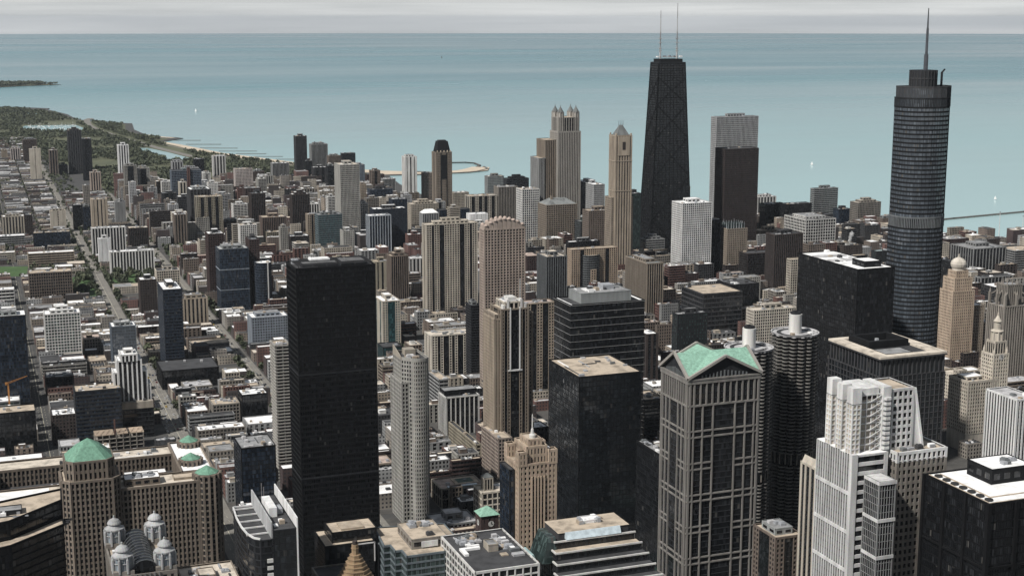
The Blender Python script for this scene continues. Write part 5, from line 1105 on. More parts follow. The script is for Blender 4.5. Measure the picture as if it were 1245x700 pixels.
# stepped crown cream tower
def stepcrown():
    X,Y=434,1200; root=thing('apartment_tower',X,Y,'tall cream tower with stepped white crown and dark central glass strip, centre','building'); fp(434,1200,470,1235,150,'the stepped crown cream tower')
    st=style('W2',bay=3.3,pw=1.7,sh=1.5,fh=3.2)
    tier(root,rect(0,4,36,35),0,147,st,'tan3','gk','tan'); tier(root,rect(-1,3.5,11,33),0,143,st,'tan','gk','roofwhite' if False else 'white')
    tier(root,rect(5,1.5,31,30),0,152,style('S2',bay=2.9,pw=1.3,fh=3.2,pat='wgwggw'),'tan3','gk','tan'); tier(root,rect(9,4,27,26),152,158,style('G',bay=4.5,pw=1.4,fh=6),'cream','gk','white',rows=False)
    b=MB(); 
    for x in (13,22.2): b.box(x,.4,96,x+1.0,1.6,154)
    b.box(11,.3,94.6,25,1.6,95.9); b.build('white_frame',wall('white2'),root)
    for x,z in ((7,156),(11,161),(24,161),(28,156)): solid(root,x,3.0,147,x+2,9,z,'white','crown_fin')
    solid(root,14,8,158,22,20,162,'white','penthouse'); units(root,9,6,27,24,158,7,rng); b=MB(); b.bar((27,12,158),(27,12,178),.5); b.build('flag_mast',wall('white2'),root)
    for z in (108,62): solid(root,-.2,3.2,z,35,4.0,z+.8,'cream','belt_course')
stepcrown()
# grey green slender tower with bowed front
def bowed():
    X,Y=313,1091; root=thing('apartment_tower',X,Y,'slender grey stone tower with bowed window front and slanted parapet, centre left','building'); fp(313,1091,337,1126,141,'the bowed grey tower')
    st=style('G',bay=2.7,pw=1.0,pd=.4,sh=1.25,sd=.32,fh=3.5)
    tier(root,rect(1,5,12,38),0,120,st,'concrete2','gk','dark')
    P=[(2.5,10),(9,3),(10.5,1.8)]+[(10.5+11*.5+ -6.2*math.cos(math.pi*i/9),1.8-3.0*math.sin(math.pi*i/9)) for i in range(0,10)]+[(22.5,1.8),(22.5,34),(2.5,34)]
    s2=style('G',bay=2.6,pw=1.0,pd=.4,sh=1.35,sd=.35,fh=3.5); tier(root,P,0,139,s2,'concrete2','gk','dark',par=2.2)
    b=MB(); b.hexa([(2,9.5,139),(2.6,9.5,139),(2.6,34,139),(2,34,139)],[(2,9.5,141.2),(2.6,9.5,141.2),(2.6,34,147),(2,34,147)]); b.build('slanted_parapet',wall('beige'),root)
    solid(root,9,22,139,18,31,144,'beige','penthouse'); units(root,6,8,20,22,139,9,rng)
bowed()
# cream clock tower building and its neighbours near the right edge
def cream_clock():
    root=thing('clock_building',878,1100,'cream terracotta building with an ornate tiered clock tower near the right edge','building'); root.location.z=17.9; root.scale=(.9565,)*3; solid(root,0,0,-18.7,47,30,0,'cream','base_storey'); fp(878,1100,924,1132,70,'the clock towered cream building')
    st=style('W',bay=2.9,pw=1.35,pd=.5,sh=1.5,sd=.3,fh=3.7)
    tier(root,rect(0,0,36,30),0,53,st,'cream','gk','cream',par=2); tier(root,rect(29,0,47,18),0,79,st,'cream','gk','cream',par=1.6)
    units(root,2,2,28,28,53,9,rng); penthouse(root,4,8,24,24,53,4,'cream','white')
    tier(root,rect(31.5,2,44.5,15),79,92,style('G',bay=3.2,pw=1,fh=12,sh=2.4),'cream','gk','cream',par=1.2,rows=False)
    for x,y in ((29.5,.5),(45,.5),(29.5,16),(45,16)): 
        b=MB(); b.lathe((x,y),[(1.2,79),(1.2,83),(.8,84.5),(0,88)],8); b.build('pinnacle',wall('cream'),root)
    b=MB(); b.ngon([(38+3.0*math.cos(2*math.pi*i/24),-.6,86.2+3.0*math.sin(2*math.pi*i/24)-9) for i in range(24)]); f=b.build('clock_face',plain('dial',(.45,.44,.42)),root)
    h=MB(); h.bar((38,-.75,77.2),(38,-.75,79.6),.35); h.bar((38,-.75,77.2),(39.6,-.75,76.6),.4); h.build('clock_hand',wall('black'),f)
    b=MB(); c=(38,8.5); b.prism(circ(*c,5.6,8,.39),92,102,0)
    for i in range(8):
        a=2*math.pi*i/8+.39; b.bar((c[0]+5.7*math.cos(a),c[1]+5.7*math.sin(a),92),(c[0]+5.7*math.cos(a),c[1]+5.7*math.sin(a),103),1.0)
    b.lathe(c,[(6.4,102),(6.4,103),(4.6,103.6),(4.2,105)],16); b.prism(circ(*c,3.4,8,.39),104,112,0); b.lathe(c,[(4.2,112),(4.2,112.7),(3.2,114),(1.6,116.5),(.8,118),(.6,120),(.25,122),(.2,132),(0,133)],14); b.build('cupola',wall('cream'),root)
cream_clock()
def creamwing():
    root=thing('office_block',957,1215,'lower cream stone wing behind and left of the clock towered cream building','building'); fp(957,1215,998,1250,44,'the lower cream wing')
    st=style('W',bay=2.9,pw=1.35,pd=.5,sh=1.5,sd=.3,fh=3.7)
    tier(root,rect(0,0,41,32),0,40,st,'cream','gk','cream',par=2); tier(root,rect(0,0,9,9),40,47,st,'cream','gk','cream',par=1.4,rows=False); units(root,10,4,38,28,40,12,rng)
    penthouse(root,14,10,34,24,40,3.5,'cream','white')
creamwing()
def onion():
    root=thing('hotel_tower',1060,1365,'brown stone hotel tower with pale onion dome near the right edge','building'); fp(1060,1365,1093,1400,121,'the pale domed hotel tower')
    st=style('W',bay=2.7,pw=1.4,pd=.4,sh=1.6,sd=.25,fh=3.5)
    tier(root,rect(0,0,30,26),0,98,st,'peach','gk','tan'); tier(root,rect(3,2,27,23),98,113,st,'peach','gk','tan'); tier(root,rect(7,5,23,20),113,121,st,'peach','gk','tan',rows=False)
    b=MB(); b.lathe((15,12.5),[(7.2,121),(7.2,123.5),(8.6,126),(9.2,129),(8.4,132),(6,134.6),(2.4,136.4),(.9,137.3),(.7,140),(0,141)],20); b.build('onion_dome',wall('cream2',.5,.9,1.15),root)
    tier(root,rect(30.5,6,50,30),0,78,st,'tan3','gk','white')
onion()
def gothic():
    root=thing('gothic_tower',1061,1276,'grey gothic stone tower with buttressed crown at the right edge','building'); fp(1061,1276,1094,1305,100,'the grey gothic tower')
    st=style('P',bay=3.2,pw=1.5,pd=.8,sh=1.2,sd=.2,fh=3.7); tier(root,rect(0,0,33,28),0,97,st,'stone','gk','grey',dk='brown3'); tier(root,rect(7,5,26,23),97,120,style('P',bay=2.6,pw=1.2,pd=.6,fh=5),'stone','gk','grey',dk='brown3',rows=False)
    for x,y,ix,iy in ((1,1,8,6),(32,1,25,6),(1,27,8,22),(32,27,25,22),(16.5,.5,16.5,5.5),(.5,14,7.5,14)):
        b=MB(); b.box(x-1.2,y-1.2,96,x+1.2,y+1.2,110); b.cone((x,y),1.6,0,110,116,4); b.bar((x,y,107),(ix,iy,113),1.1); b.build('buttress',wall('stone'),root)
    b=MB()
    for i in range(10):
        a=2*math.pi*i/10; b.cone((16.5+9*math.cos(a),14+8*math.sin(a)),1.1,0,119,127,4)
    b.build('pinnacle',wall('stone'),root)
gothic()
# four lanterned grey tower
def lanterns():
    root=thing('lantern_tower',949,2390,'tall grey tan tower with lantern turrets under pointed roofs against the lake','building'); fp(949,2390,1026,2450,241,'the four lanterned tower')
    st=style('P',bay=3.4,pw=1.5,pd=.8,sh=1.1,sd=.25,fh=3.6); t=dict(dk='brown3')
    tier(root,rect(33,0,76,38),0,212,st,'stonew','gk','tan',**t); tier(root,rect(35,2,74,36),212,237,style('P',bay=4.8,pw=1.5,pd=.7,sh=1.2,fh=8),'stonew','gk','tan',**t)
    tier(root,rect(12,10,33,50),0,197,st,'tan3','gk','tan',**t); tier(root,rect(0,10,12,50),0,165,st,'grey2','gk','tan',**t)
    solid(root,32.4,-.6,210.5,76.6,38.6,213,'stonew','cornice')
    for cx,cy in ((39.5,6.5),(69.5,6.5),(39.5,31.5),(69.5,31.5)):
        b=MB(); b.prism(circ(cx,cy,5.8,8,.39),237,247); b.prism(circ(cx,cy,6.2,8,.39),245.6,246.6)
        for i in range(8):
            a=2*math.pi*i/8+.39; b.bar((cx+5.8*math.cos(a),cy+5.8*math.sin(a),212),(cx+5.8*math.cos(a),cy+5.8*math.sin(a),247),1.2)
        l=b.build('lantern',wall('stonew'),root); r=MB(); r.cone((cx,cy),6.6,1.0,247,256,8); r.cone((cx,cy),.9,0,256,261,6); r.build('pointed_roof',wall('slate'),l)
lanterns()
def pyramidtop():
    root=thing('pyramid_roofed_tower',921,2010,'slim tan tower with dark pyramid roof and three finials against the lake','building'); fp(921,2010,949,2034,240,'the pyramid topped tan tower')
    st=style('PP',bay=4.6,pw=2.5,pd=.6,fh=3.5)
    tier(root,rect(0,0,27,23),0,235,st,'tan','gk','tan',dk='brown3'); 
    for z in (150,196): solid(root,-1,-1,z,28,24,z+1.2,'tan','cornice')
    tier(root,rect(-5,2,31,26),0,140,style('W',bay=3.4,pw=1.8),'tan3','gk','tan'); solid(root,4,-1.2,205,23,0,234,'tan2','upper_panel'); solid(root,11,-1.5,214,16,-1.15,226,'brown3','arched_window')
    b=MB(); pyramid(b,rect(3,3,24,20),236,[(11,10.5),(16,10.5),(16,12.5),(11,12.5)],251); b.build('pyramid_roof',wall('slate'),root)
    for x,y in ((1,1),(26,1),(1,22),(26,22)): solid(root,x-1,y-1,235,x+1,y+1,239,'tan2','corner_post')
    for x in (10,13.5,17):
        b=MB(); b.bar((x,11.5,250),(x,11.5,259),.6,0,.25); b.build('finial',wall('dgrey'),root)
pyramidtop()
def darkcrown():
    root=thing('crowned_tower',866,2750,'tan brown tower with dark tapered flat topped crown against the lake','building'); fp(866,2750,900,2780,148,'the tower with the dark tapered crown')
    tier(root,rect(0,0,33,28),0,148,style('S',bay=3,pw=1.5,fh=3.4,pat='wwwg'),'tan3','gk','tan'); solid(root,11,-.9,95,22,-.3,143,'black','dark_bay')
    b=MB(); b.hexa([(2,2,148.2),(31,2,148.2),(31,26,148.2),(2,26,148.2)],[(6.5,5,170),(26.5,5,170),(26.5,23,170),(6.5,23,170)]); b.build('tapered_crown',wall('black'),root)
    for x in (3,10,17,24,30): 
        b=MB(); b.lathe((x,.4),[(1.4,148),(1.4,151),(0,152.5)],8); b.build('crown_dormer',wall('tan2'),root)
    solid(root,9,8,170,24,20,172,'dgrey','penthouse')
darkcrown()
# building site with raw orange formwork
def site():
    root=thing('construction_frame',92,1393,'low building under construction with raw orange formwork decks behind the green pyramid roof','building'); fp(92,1380,140,1420,16,'the orange building site')
    b=MB()
    for k in range(4):
        z=k*4; b.box(0,0,z,46,22,z+.5); 
        for i in range(8):
            for y in (0,10,21): b.box(i*6.4,y,z,i*6.4+.8,y+.8,z+4)
    b.build('concrete_deck',wall('stone'),root)
    for x0,x1 in ((0,18),(21,31),(33,46)):
        c=MB(); c.box(x0,1,15.9,x1,20,16.6)
        for i in range(int(x1-x0)): c.box(x0+i,1.5+(i%5)*3,16.6,x0+i+.7,3+(i%5)*3.4,17+.2*(i%3))
        c.build('formwork',wall('peach',.9,.9,1.35),root)
    c=MB(); c.bar((19,5,0),(19,5,30),1.4); c.build('hoist',wall('redbrick'),root)
site()
def crane(x,y,z,ang,L,label):
    root=thing('tower_crane',x,y,label,'crane'); b=MB(); b.bar((0,0,0),(0,0,z),1.6); b.build('mast',plain('crane_orange',(.50,.22,.06)),root)
    b=MB(); a=R(ang); p=Vector((0,0,z)); q=Vector((L*math.cos(a),L*math.sin(a),z+L*.28)); 
    for off in (0,1.6): b.bar(p+Vector((0,0,off)),q+Vector((0,0,off*.3)),.3)
    for i in range(14):
        s=p.lerp(q,i/14); e=p.lerp(q,(i+1)/14); b.bar(s,e+Vector((0,0,1.6-(1.2*(i+1)/14))),.3)
    b.build('jib',plain('crane_orange',(.50,.22,.06)),root); c=MB(); c.box(-3,-1.2,z-1,0,1.2,z+1.4); c.build('cab',wall('orange'),root)
crane(18,1548,38,12,20,'orange crane jib in front of the dark blue glass tower at the left border')
# lift hoist on the blue glass construction tower
hb=MB(); hb.box(0,-2.2,0,7,0,98); hb.box(1,-3,0,2,-2.1,102); hb.box(5,-3,0,6,-2.1,102)
T=thing('glass_tower',392,3120,'wide blue glass tower under construction with a red hoist strip, left of centre','building'); fp(392,3120,455,3150,92,'the blue glass tower under construction')
tier(T,rect(0,0,62,28),0,92,style('G',bay=3.2,pw=.4,pd=.3,sh=.9,sd=.2,fh=3.6),'bluegrey','gb','dark'); hb.build('hoist_strip',wall('redbrick'),T,(32,0,0)); penthouse(T,24,6,40,20,92,4,'teal','lteal')

# white stepped apartment tower on a tan podium
def whitestep():
    root=thing('apartment_tower',119,1435,'white stepped apartment tower with dark window strips above a tan podium, lower left','building'); fp(117,1425,150,1465,88,'the white stepped apartment tower')
    st=style('PP',bay=4.2,pw=1.5,pd=.5,sh=.8,fh=3.1)
    tier(root,rect(1,2,24,26),0,78,st,'white2','gk','white'); tier(root,rect(4.5,1,20,24),78,84,st,'white2','gk','white',rows=False); tier(root,rect(-3,3,1,24),0,66,st,'white2','gk','white'); tier(root,rect(24,4,29,24),0,66,st,'white2','gk','white'); tier(root,rect(29,5,32,22),0,52,st,'white2','gk','white')
    penthouse(root,8,8,17,18,84,4,'white','white'); solid(root,-2,-5,30,33,1.9,37,'beige','podium_band'); tier(root,rect(-2,-4.6,33,1.8),0,30,style('B',fh=4.3,sh=.9),'dgrey','gk','tan',par=.3); units(root,0,-4,30,1,37,4,rng)
whitestep()
def lowroofs():
    for x,y,w,d,h,wk,rk,l in ((92,744,30,40,108,'tan3','cream','cream roofed brown block cut by the bottom edge right of the four domed tower'),(124,812,22,26,84,'stone','cream','small tan roofed block between the market hall and the white finned tower'),(96,700,22,34,107,'stone','white','white roofed stone block at the bottom edge beside the four domed tower')):
        root=thing('office_block',x,y,l,'building'); fp(x,y,x+w,y+d,h,'the low roof'); tier(root,rect(0,0,w,d),0,h,style('W'),wk,'gk',rk); units(root,1,1,w-1,d-1,h,10,rng,1.1); penthouse(root,w*.3,d*.4,w*.6,d*.7,h,3,wk,rk,louv=False)
lowroofs()

# ---------------------------------------------------------------- low city: lots filled between the towers
rng=random.Random(21)
def clear(x0,y0,x1,y1,m=2.5):
    for b in BOX:
        if x0<b[2]+m and x1>b[0]-m and y0<b[3]+m and y1>b[1]-m: return False
    return True
def near_strip(x,y,line,w):
    for p,q in zip(line,line[1:]):
        dx,dy=q[0]-p[0],q[1]-p[1]; t=max(0,min(1,((x-p[0])*dx+(y-p[1])*dy)/(dx*dx+dy*dy)))
        if math.hypot(x-p[0]-t*dx,y-p[1]-t*dy)<w: return True
    return False
def zone(x,y):
    if y<1260: return (12,24) if x<140 else (14,30)
    if x<300: return (9,20) if y<2000 else (7,13)
    if x<700: return (10,26) if y<2000 else (12,36) if y<2500 else (18,55)
    return (16,42) if y<1900 else (22,48)
BAN=[(22,2430,76,2552),(128,2215,162,2400),(192,2275,262,2396),(190,2140,240,2215),(312,2500,402,2640)]
for q in BAN[1:]: sheet('lawn',[(q[0],q[1]),(q[2],q[1]),(q[2],q[3]),(q[0],q[3])],.17,lawnm if q[1]>2200 else conc)  # field, planted grounds, church yard
FT=[]; tries=0; rt=random.Random(77)
CW=dict(white='white',beige='beige',cream='cream',concrete2='pale concrete',grey='light grey',stone='grey stone',bluegrey='blue grey',brown2='brown',dgrey2='charcoal',tan='tan')
while len(FT)<34 and tries<4000:
    tries+=1; k=rt.random(); x=rt.uniform(330,980) if k<.75 else rt.uniform(300,520); y=rt.uniform(2380,3330) if k<.75 else rt.uniform(2950,3450); w,d=rt.uniform(16,30),rt.uniform(16,28)
    if not any(a<=x and x+w<=c_ and b_<=y and y+d<=e for a,b_,c_,e in BLOCKS) or not clear(x,y,x+w,y+d,9): continue
    A=math.degrees(math.atan2(x,y)); H=rt.uniform(38,72) if x<700 else rt.uniform(45,78); FT.append((x,y,w,d,H)); BOX.append((x,y,x+w,y+d,H,'')) 
FTB=BOX[-len(FT):]; del BOX[-len(FT):]; NB=list(BOX); slab={}
for (x,y,w,d,H) in FT:
    best=min(NB,key=lambda b:math.hypot((b[0]+b[2])/2-x-w/2,(b[1]+b[3])/2-y-d/2)); bx,by=(best[0]+best[2])/2,(best[1]+best[3])/2
    da=(math.atan2(x+w/2,y+d/2)-math.atan2(bx,by))*math.hypot(x,y); dd=math.hypot(x+w/2,y+d/2)-math.hypot(bx,by)
    rel=('left of ' if da<0 else 'right of ') if abs(da)>abs(dd)*.35 else ('in front of ' if dd<0 else 'behind ')
    while True:
        wk=rt.choice(['white','beige','cream','concrete2','grey','stone','bluegrey','brown2','dgrey2','tan','white','concrete2']); sk,sn=rt.choice([('G','gridded'),('PP','ribbed'),('L','balconied'),('S','strip windowed'),('W','small windowed'),('B','banded')])
        lab='%s %s apartment tower %s%s'%(CW[wk],sn,rel,best[5])
        if lab not in slab: break
    slab[lab]=1; T_=thing('apartment_tower',x,y,lab,'building','apartment towers filling the lakeside district'); fp(x,y,x+w,y+d,H,'the %s %s tower nearby'%(CW[wk],sn)); BOX[-1]=BOX[-1][:5]+(best[5],)
    tier(T_,rect(0,0,w,d),0,H,style(sk,fh=3.2),wk,'gk',rt.choice(['white','white','tan','grey','dark']),dk='dgrey' if sk=='PP' else None); penthouse(T_,w*.25,d*.3,w*.75,d*.8,H,4.5,wk,'white'); units(T_,0,0,w,d*.35,H,4,rt)
LOTS=[]; OPEN=[]
for (x0,y0,x1,y1) in BLOCKS:
    az=math.degrees(math.atan2((x0+x1)/2,(y0+y1)/2))
    if az>44 or az<-9: continue
    res=(x1<420 and y0>2480) or y0>2900 and x1<500
    for c in (0,1):
        cx0=x0+1.5 if c==0 else (x0+x1)/2+2.5; cx1=(x0+x1)/2-2.5 if c==0 else x1-1.5
        y=y0+1
        while y<y1-6:
            w=rng.uniform(6.5,12) if res else rng.choice([8,12,16,22,28])*rng.uniform(.85,1.15)
            w=min(w,y1-1-y)
            if w<5: break
            a,b_=cx0,cx1
            m=a+(b_-a)*rng.uniform(.3,.7); cuts=[(a,m-.4),(m+.4,b_)] if rng.random()<.7 else [(a,b_)]
            for a,b_ in cuts:
                if rng.random()<.3: b_-=(b_-a)*rng.uniform(.1,.4)
                lo,hi=zone((a+b_)/2,y); h=lo+(hi-lo)*rng.random()**1.6; dd=rng.choice([0,0,.15,.3])*w
                if rng.random()<(.25 if res else .15): OPEN.append((a,y,b_,y+w))
                elif clear(a,y,b_,y+w) and not near_strip((a+b_)/2,y+w/2,RIVER,52) and not any(a<q[2] and b_>q[0] and y<q[3] and y+w>q[1] for q in BAN):
                    LOTS.append([a,y+.3,b_,y+w-.3-dd,h])
            y+=w+rng.uniform(0,.8)
def az(x,y): return math.degrees(math.atan2(x,y))
def hidden(x,y,z):
    """is the sight line from the viewpoint to this point blocked by a tower"""
    for b in BOX:
        t0,t1=0.0,.995
        for o0,o1,p in ((b[0],b[2],x),(b[1],b[3],y)):
            if abs(p)<1e-6: t1=-1; break
            a,c=o0/p,o1/p
            if a>c: a,c=c,a
            t0=max(t0,a); t1=min(t1,c)
        if t1<=t0: continue
        if EYE+(z-EYE)*t1<b[4] : return True
    return False
vis=[]
for L in LOTS:
    cx,cy=(L[0]+L[2])/2,(L[1]+L[3])/2; A=az(cx,cy); d=math.hypot(cx,cy)
    if .7<A<40.3 and (EYE-L[4])/d<.43 and not (hidden(cx,cy,L[4]) and hidden(cx,L[1],L[4])): vis.append((L[4]+(L[2]-L[0]))*max(8,(L[3]-L[1]))/d/d if False else 0)
    else: vis.append(None)
cand=[]
for L,v in zip(LOTS,vis):
    if v is None: continue
    d=math.hypot(L[0],L[1]); w=(L[2]-L[0])/d; hh=(L[4]+(L[3]-L[1])*(EYE-L[4])/d)/d; cand.append((w*hh,L))
cand.sort(key=lambda t:-t[0]); IND=[L for _,L in cand[:285]]; ids={id(L) for L in IND}; REST=[L for L in LOTS if id(L) not in ids]
WALLS=[('maroon','dark red brick'),('redbrick','red brick'),('brown2','brown brick'),('brown3','dark brown'),('tan3','tan brick'),('stone','grey stone'),('grey2','grey'),('beige','beige'),('concrete','concrete'),('dgrey2','charcoal')]
ROOFS=[('white','white')]*7+[('lgrey','pale grey')]*3+[('tan','tan')]*2+[('grey','grey')]*2+[('dark','black')]*4+[('pink','pinkish')]+[('cream','cream')]*2
NUM={1:'one',2:'two',3:'three',4:'four',5:'five',6:'six',7:'seven',8:'eight',9:'nine',10:'ten',11:'eleven',12:'twelve'}
used={}
def relation(cx,cy):
    best=None
    for b in NB:
        bx,by=(b[0]+b[2])/2,(b[1]+b[3])/2; d=math.hypot(bx-cx,by-cy)
        if best is None or d<best[0]: best=(d,b,bx,by)
    d,b,bx,by=best; da=math.radians(az(cx,cy)-az(bx,by))*math.hypot(cx,cy); dd=math.hypot(cx,cy)-math.hypot(bx,by)
    if abs(da)>abs(dd)*.35: return ('left of ' if da<0 else 'right of ')+b[5]
    return ('in front of ' if dd<0 else 'behind ')+b[5]
recs=[]
for L in IND:
    cx,cy=(L[0]+L[2])/2,(L[1]+L[3])/2; w,d,h=L[2]-L[0],L[3]-L[1],L[4]
    wk=rng.choice(WALLS); rk=rng.choice(ROOFS); n=max(1,min(12,round(h/3.8)))
    size='narrow' if d<10 else 'broad' if w*d>800 else 'long' if w>d*2.2 else 'squat' if h<11 else 'boxy'
    recs.append(dict(L=L,wk=wk,rk=rk,n=n,size=size,rel=relation(cx,cy),d=math.hypot(cx,cy)))
seen={}
for r in recs:
    tries=0
    while True:
        lab='%s %s storey %s building with %s roof %s'%(r['size'],NUM[r['n']],r['wk'][1],r['rk'][1],r['rel'])
        if lab not in seen: break
        tries+=1
        if tries<60: r['rk']=rng.choice(ROOFS); r['wk']=rng.choice(WALLS)
        else: r['size']='nearer '+r['size']
    while len(lab.split())>16: lab=lab.replace(' building','',1) if ' building' in lab else lab.replace(' storey','',1) if ' storey' in lab else ' '.join(lab.split()[:16])
    seen[lab]=1; r['label']=lab
for r in recs:
    L=r['L']; w,d,h=L[2]-L[0],L[3]-L[1],L[4]; root=thing('city_building',L[0],L[1],r['label'],'building','low city buildings between the towers')
    far=r['d']>2300
    sk=rng.choice(['W','W','G','B','PP']) if r['n']>3 else rng.choice(['W','W','G'])
    st=style(sk,fh=3.8); st.pop('dark',None)
    tier(root,rect(.4,.4,w-.4,d-.4),0,h,st,r['wk'][0],'gk',r['rk'][0],rows=not far,par=.8,dk=None)
    k=rng.choice([1,2,3,5,7])
    if h>18 and min(w,d)>12 or rng.random()<.25 and min(w,d)>9: penthouse(root,w*.2,d*.3,w*.2+min(7,w*.4),d*.3+min(6,d*.4),h,3.2,rng.choice(['brown2','grey2','beige','white']),rng.choice(['white','grey','tan']),louv=False)
    units(root,.8,.8,w-.8,d-.8,h+.06,k if not far else min(k,3),rng,.8)
# the remaining small buildings
b=MB(); WK=['maroon','redbrick','brown2','brown3','tan3','stone','grey2','beige']; RK=['white','lgrey','tan','grey','dark','red','cream']
for L in REST:
    x0,y0,x1,y1,h=L; wi=rng.randrange(8); ri=8+rng.choice([0,0,0,0,0,1,1,2,3,3,4,4,4,4,6]); e=.35
    if x1-x0<2 or y1-y0<2: continue
    pitched=h<11.5 and rng.random()<.4 and (y0>2450)
    if pitched:
        ri=8+rng.choice([3,3,4,4,4,1]); xm=(y0+y1)/2; b.quad((x0,y0,0),(x1,y0,0),(x1,y0,h),(x0,y0,h),wi); b.quad((x0,y1,0),(x0,y0,0),(x0,y0,h),(x0,y1,h),wi); b.quad((x1,y0,0),(x1,y1,0),(x1,y1,h),(x1,y0,h),wi)
        b.tri((x0,y1,h),(x0,y0,h),(x0,xm,h+2.6),wi); b.tri((x1,y0,h),(x1,y1,h),(x1,xm,h+2.6),wi)
        b.quad((x0-.3,y0-.3,h),(x1+.3,y0-.3,h),(x1+.3,xm,h+2.6),(x0-.3,xm,h+2.6),ri); b.quad((x1+.3,y1+.3,h),(x0-.3,y1+.3,h),(x0-.3,xm,h+2.6),(x1+.3,xm,h+2.6),ri); continue
    for p,q in (((x0,y0),(x1,y0)),((x1,y0),(x1,y1)),((x1,y1),(x0,y1)),((x0,y1),(x0,y0))): b.quad((*p,0),(*q,0),(*q,h),(*p,h),wi)
    i0,j0,i1,j1=x0+e,y0+e,x1-e,y1-e
    b.quad((x0,y0,h),(x1,y0,h),(i1,j0,h),(i0,j0,h),wi); b.quad((x1,y0,h),(x1,y1,h),(i1,j1,h),(i1,j0,h),wi); b.quad((x1,y1,h),(x0,y1,h),(i0,j1,h),(i1,j1,h),wi); b.quad((x0,y1,h),(x0,y0,h),(i0,j0,h),(i0,j1,h),wi)
    z=h-.7
    b.quad((i1,j0,z),(i0,j0,z),(i0,j0,h),(i1,j0,h),wi); b.quad((i1,j1,z),(i1,j0,z),(i1,j0,h),(i1,j1,h),wi); b.quad((i0,j1,z),(i1,j1,z),(i1,j1,h),(i0,j1,h),wi); b.quad((i0,j0,z),(i0,j1,z),(i0,j1,h),(i0,j0,h),wi)
    b.quad((i0,j0,z),(i1,j0,z),(i1,j1,z),(i0,j1,z),ri)
    for _ in range(rng.randrange(0,4)):
        uw,ud,uh=rng.uniform(1.5,4),rng.uniform(1.5,4),rng.uniform(.8,3)
        if i1-i0<uw+1 or j1-j0<ud+1: continue
        ux=rng.uniform(i0,i1-uw); uy=rng.uniform(j0,j1-ud); b.box(ux,uy,z,ux+uw,uy+ud,z+uh,rng.choice([8,9,10,12,5,6]))
tag(b.build('low_buildings',[facademat(k) for k in WK]+[roofm(k) for k in RK]),'dense low roofs and small houses spread between the towers','buildings',kind='stuff')

# ---------------------------------------------------------------- trees
def leafmat():
    m,nt,p,L=new('foliage'); g=node(nt,'ShaderNodeNewGeometry'); n=node(nt,'ShaderNodeTexNoise'); n.inputs['Scale'].default_value=.035; n.inputs['Detail'].default_value=5
    L(g.outputs['Position'],n.inputs['Vector']); r=ramp2(nt,.3,(.028,.038,.021),.7,(.080,.090,.048)); L(n.outputs['Fac'],r.inputs['Fac']); L(r.outputs['Color'],p.inputs['Base Color']); p.inputs['Roughness'].default_value=.8; return m
LEAF=leafmat(); BARK=plain('bark',(.09,.07,.05))
def crown(b,cx,cy,z0,r,h,n,rg):
    """leaf clumps spread through the crown's volume"""
    for _ in range(n):
        while True:
            x,y,z=rg.uniform(-1,1),rg.uniform(-1,1),rg.uniform(-1,1)
            if .12<x*x+y*y+z*z<1: break
        k=rg.uniform(.8,1.15); p=Vector((cx+x*r*k,cy+y*r*k,z0+h/2+z*h/2)); s=r*rg.uniform(.28,.55)
        a=Vector((rg.gauss(0,1),rg.gauss(0,1),rg.gauss(0,.6))).normalized(); c=a.cross(Vector((rg.gauss(0,1),rg.gauss(0,1),rg.gauss(0,1)))).normalized()
        b.quad(tuple(p-a*s),tuple(p+c*s*.8),tuple(p+a*s),tuple(p-c*s*.8))
rg=random.Random(3); CR=[]; TR=[]
for k in range(5):
    b=MB(); crown(b,0,0,2.6,3.4+k*.25,6.2+k*.5,130,rg); CR.append(b.mesh('crown',LEAF))
b=MB(); b.cone((0,0),.35,.2,0,4.2,7); b.bar((0,0,3),(1.3,.5,5.6),.22,0,.1); b.bar((0,0,3.2),(-1.1,.9,6),.22,0,.1); b.bar((0,0,3.4),(.2,-1.3,5.8),.2,0,.1); TM=b.mesh('trunk',BARK)
def street_tree(x,y,label,group,s=1.0):
    root=thing('street_tree',x,y,label,'tree',group); sc=s*rg.uniform(.8,1.25); root.scale=(sc,sc,sc*rg.uniform(.9,1.15)); root.rotation_euler=(0,0,rg.uniform(0,6.28))
    put('trunk',TM,root); put('crown',rg.choice(CR),root)
n=0
AV=('green street tree lining the wide pale avenue on the left','street trees along the wide pale avenue')
YD=('leafy tree in the planted grounds beside the white ribbed apartment blocks','trees round the white ribbed blocks')
CY=('green tree growing on the busy street left of the huge black tower','trees on the second avenue')
for y in range(1500,2960,17):
    for sx in (-1,1):
        x=175+sx*12.6+rg.uniform(-.8,.8)
        if n<150 and rg.random()<(.35 if y<2000 else .72) and clear(x-1,y-1,x+1,y+1,0) and not any(L[0]<x<L[2] and L[1]<y<L[3] for L in LOTS): street_tree(x,y,*AV); n+=1
for _ in range(60):
    q=rg.choice([BAN[1],BAN[2],BAN[2],BAN[4]]); x,y=rg.uniform(q[0],q[2]),rg.uniform(q[1],q[3])
    if clear(x-3,y-3,x+3,y+3,0): street_tree(x,y,*YD,1.15); n+=1
for y in range(1400,2500,22):
    for sx in (-1,1):
        if rg.random()<.5:
            x=294+sx*11; 
            if clear(x-1,y-1,x+1,y+1,0) and not any(L[0]<x<L[2] and L[1]<y<L[3] for L in LOTS): street_tree(x,y,*CY); n+=1
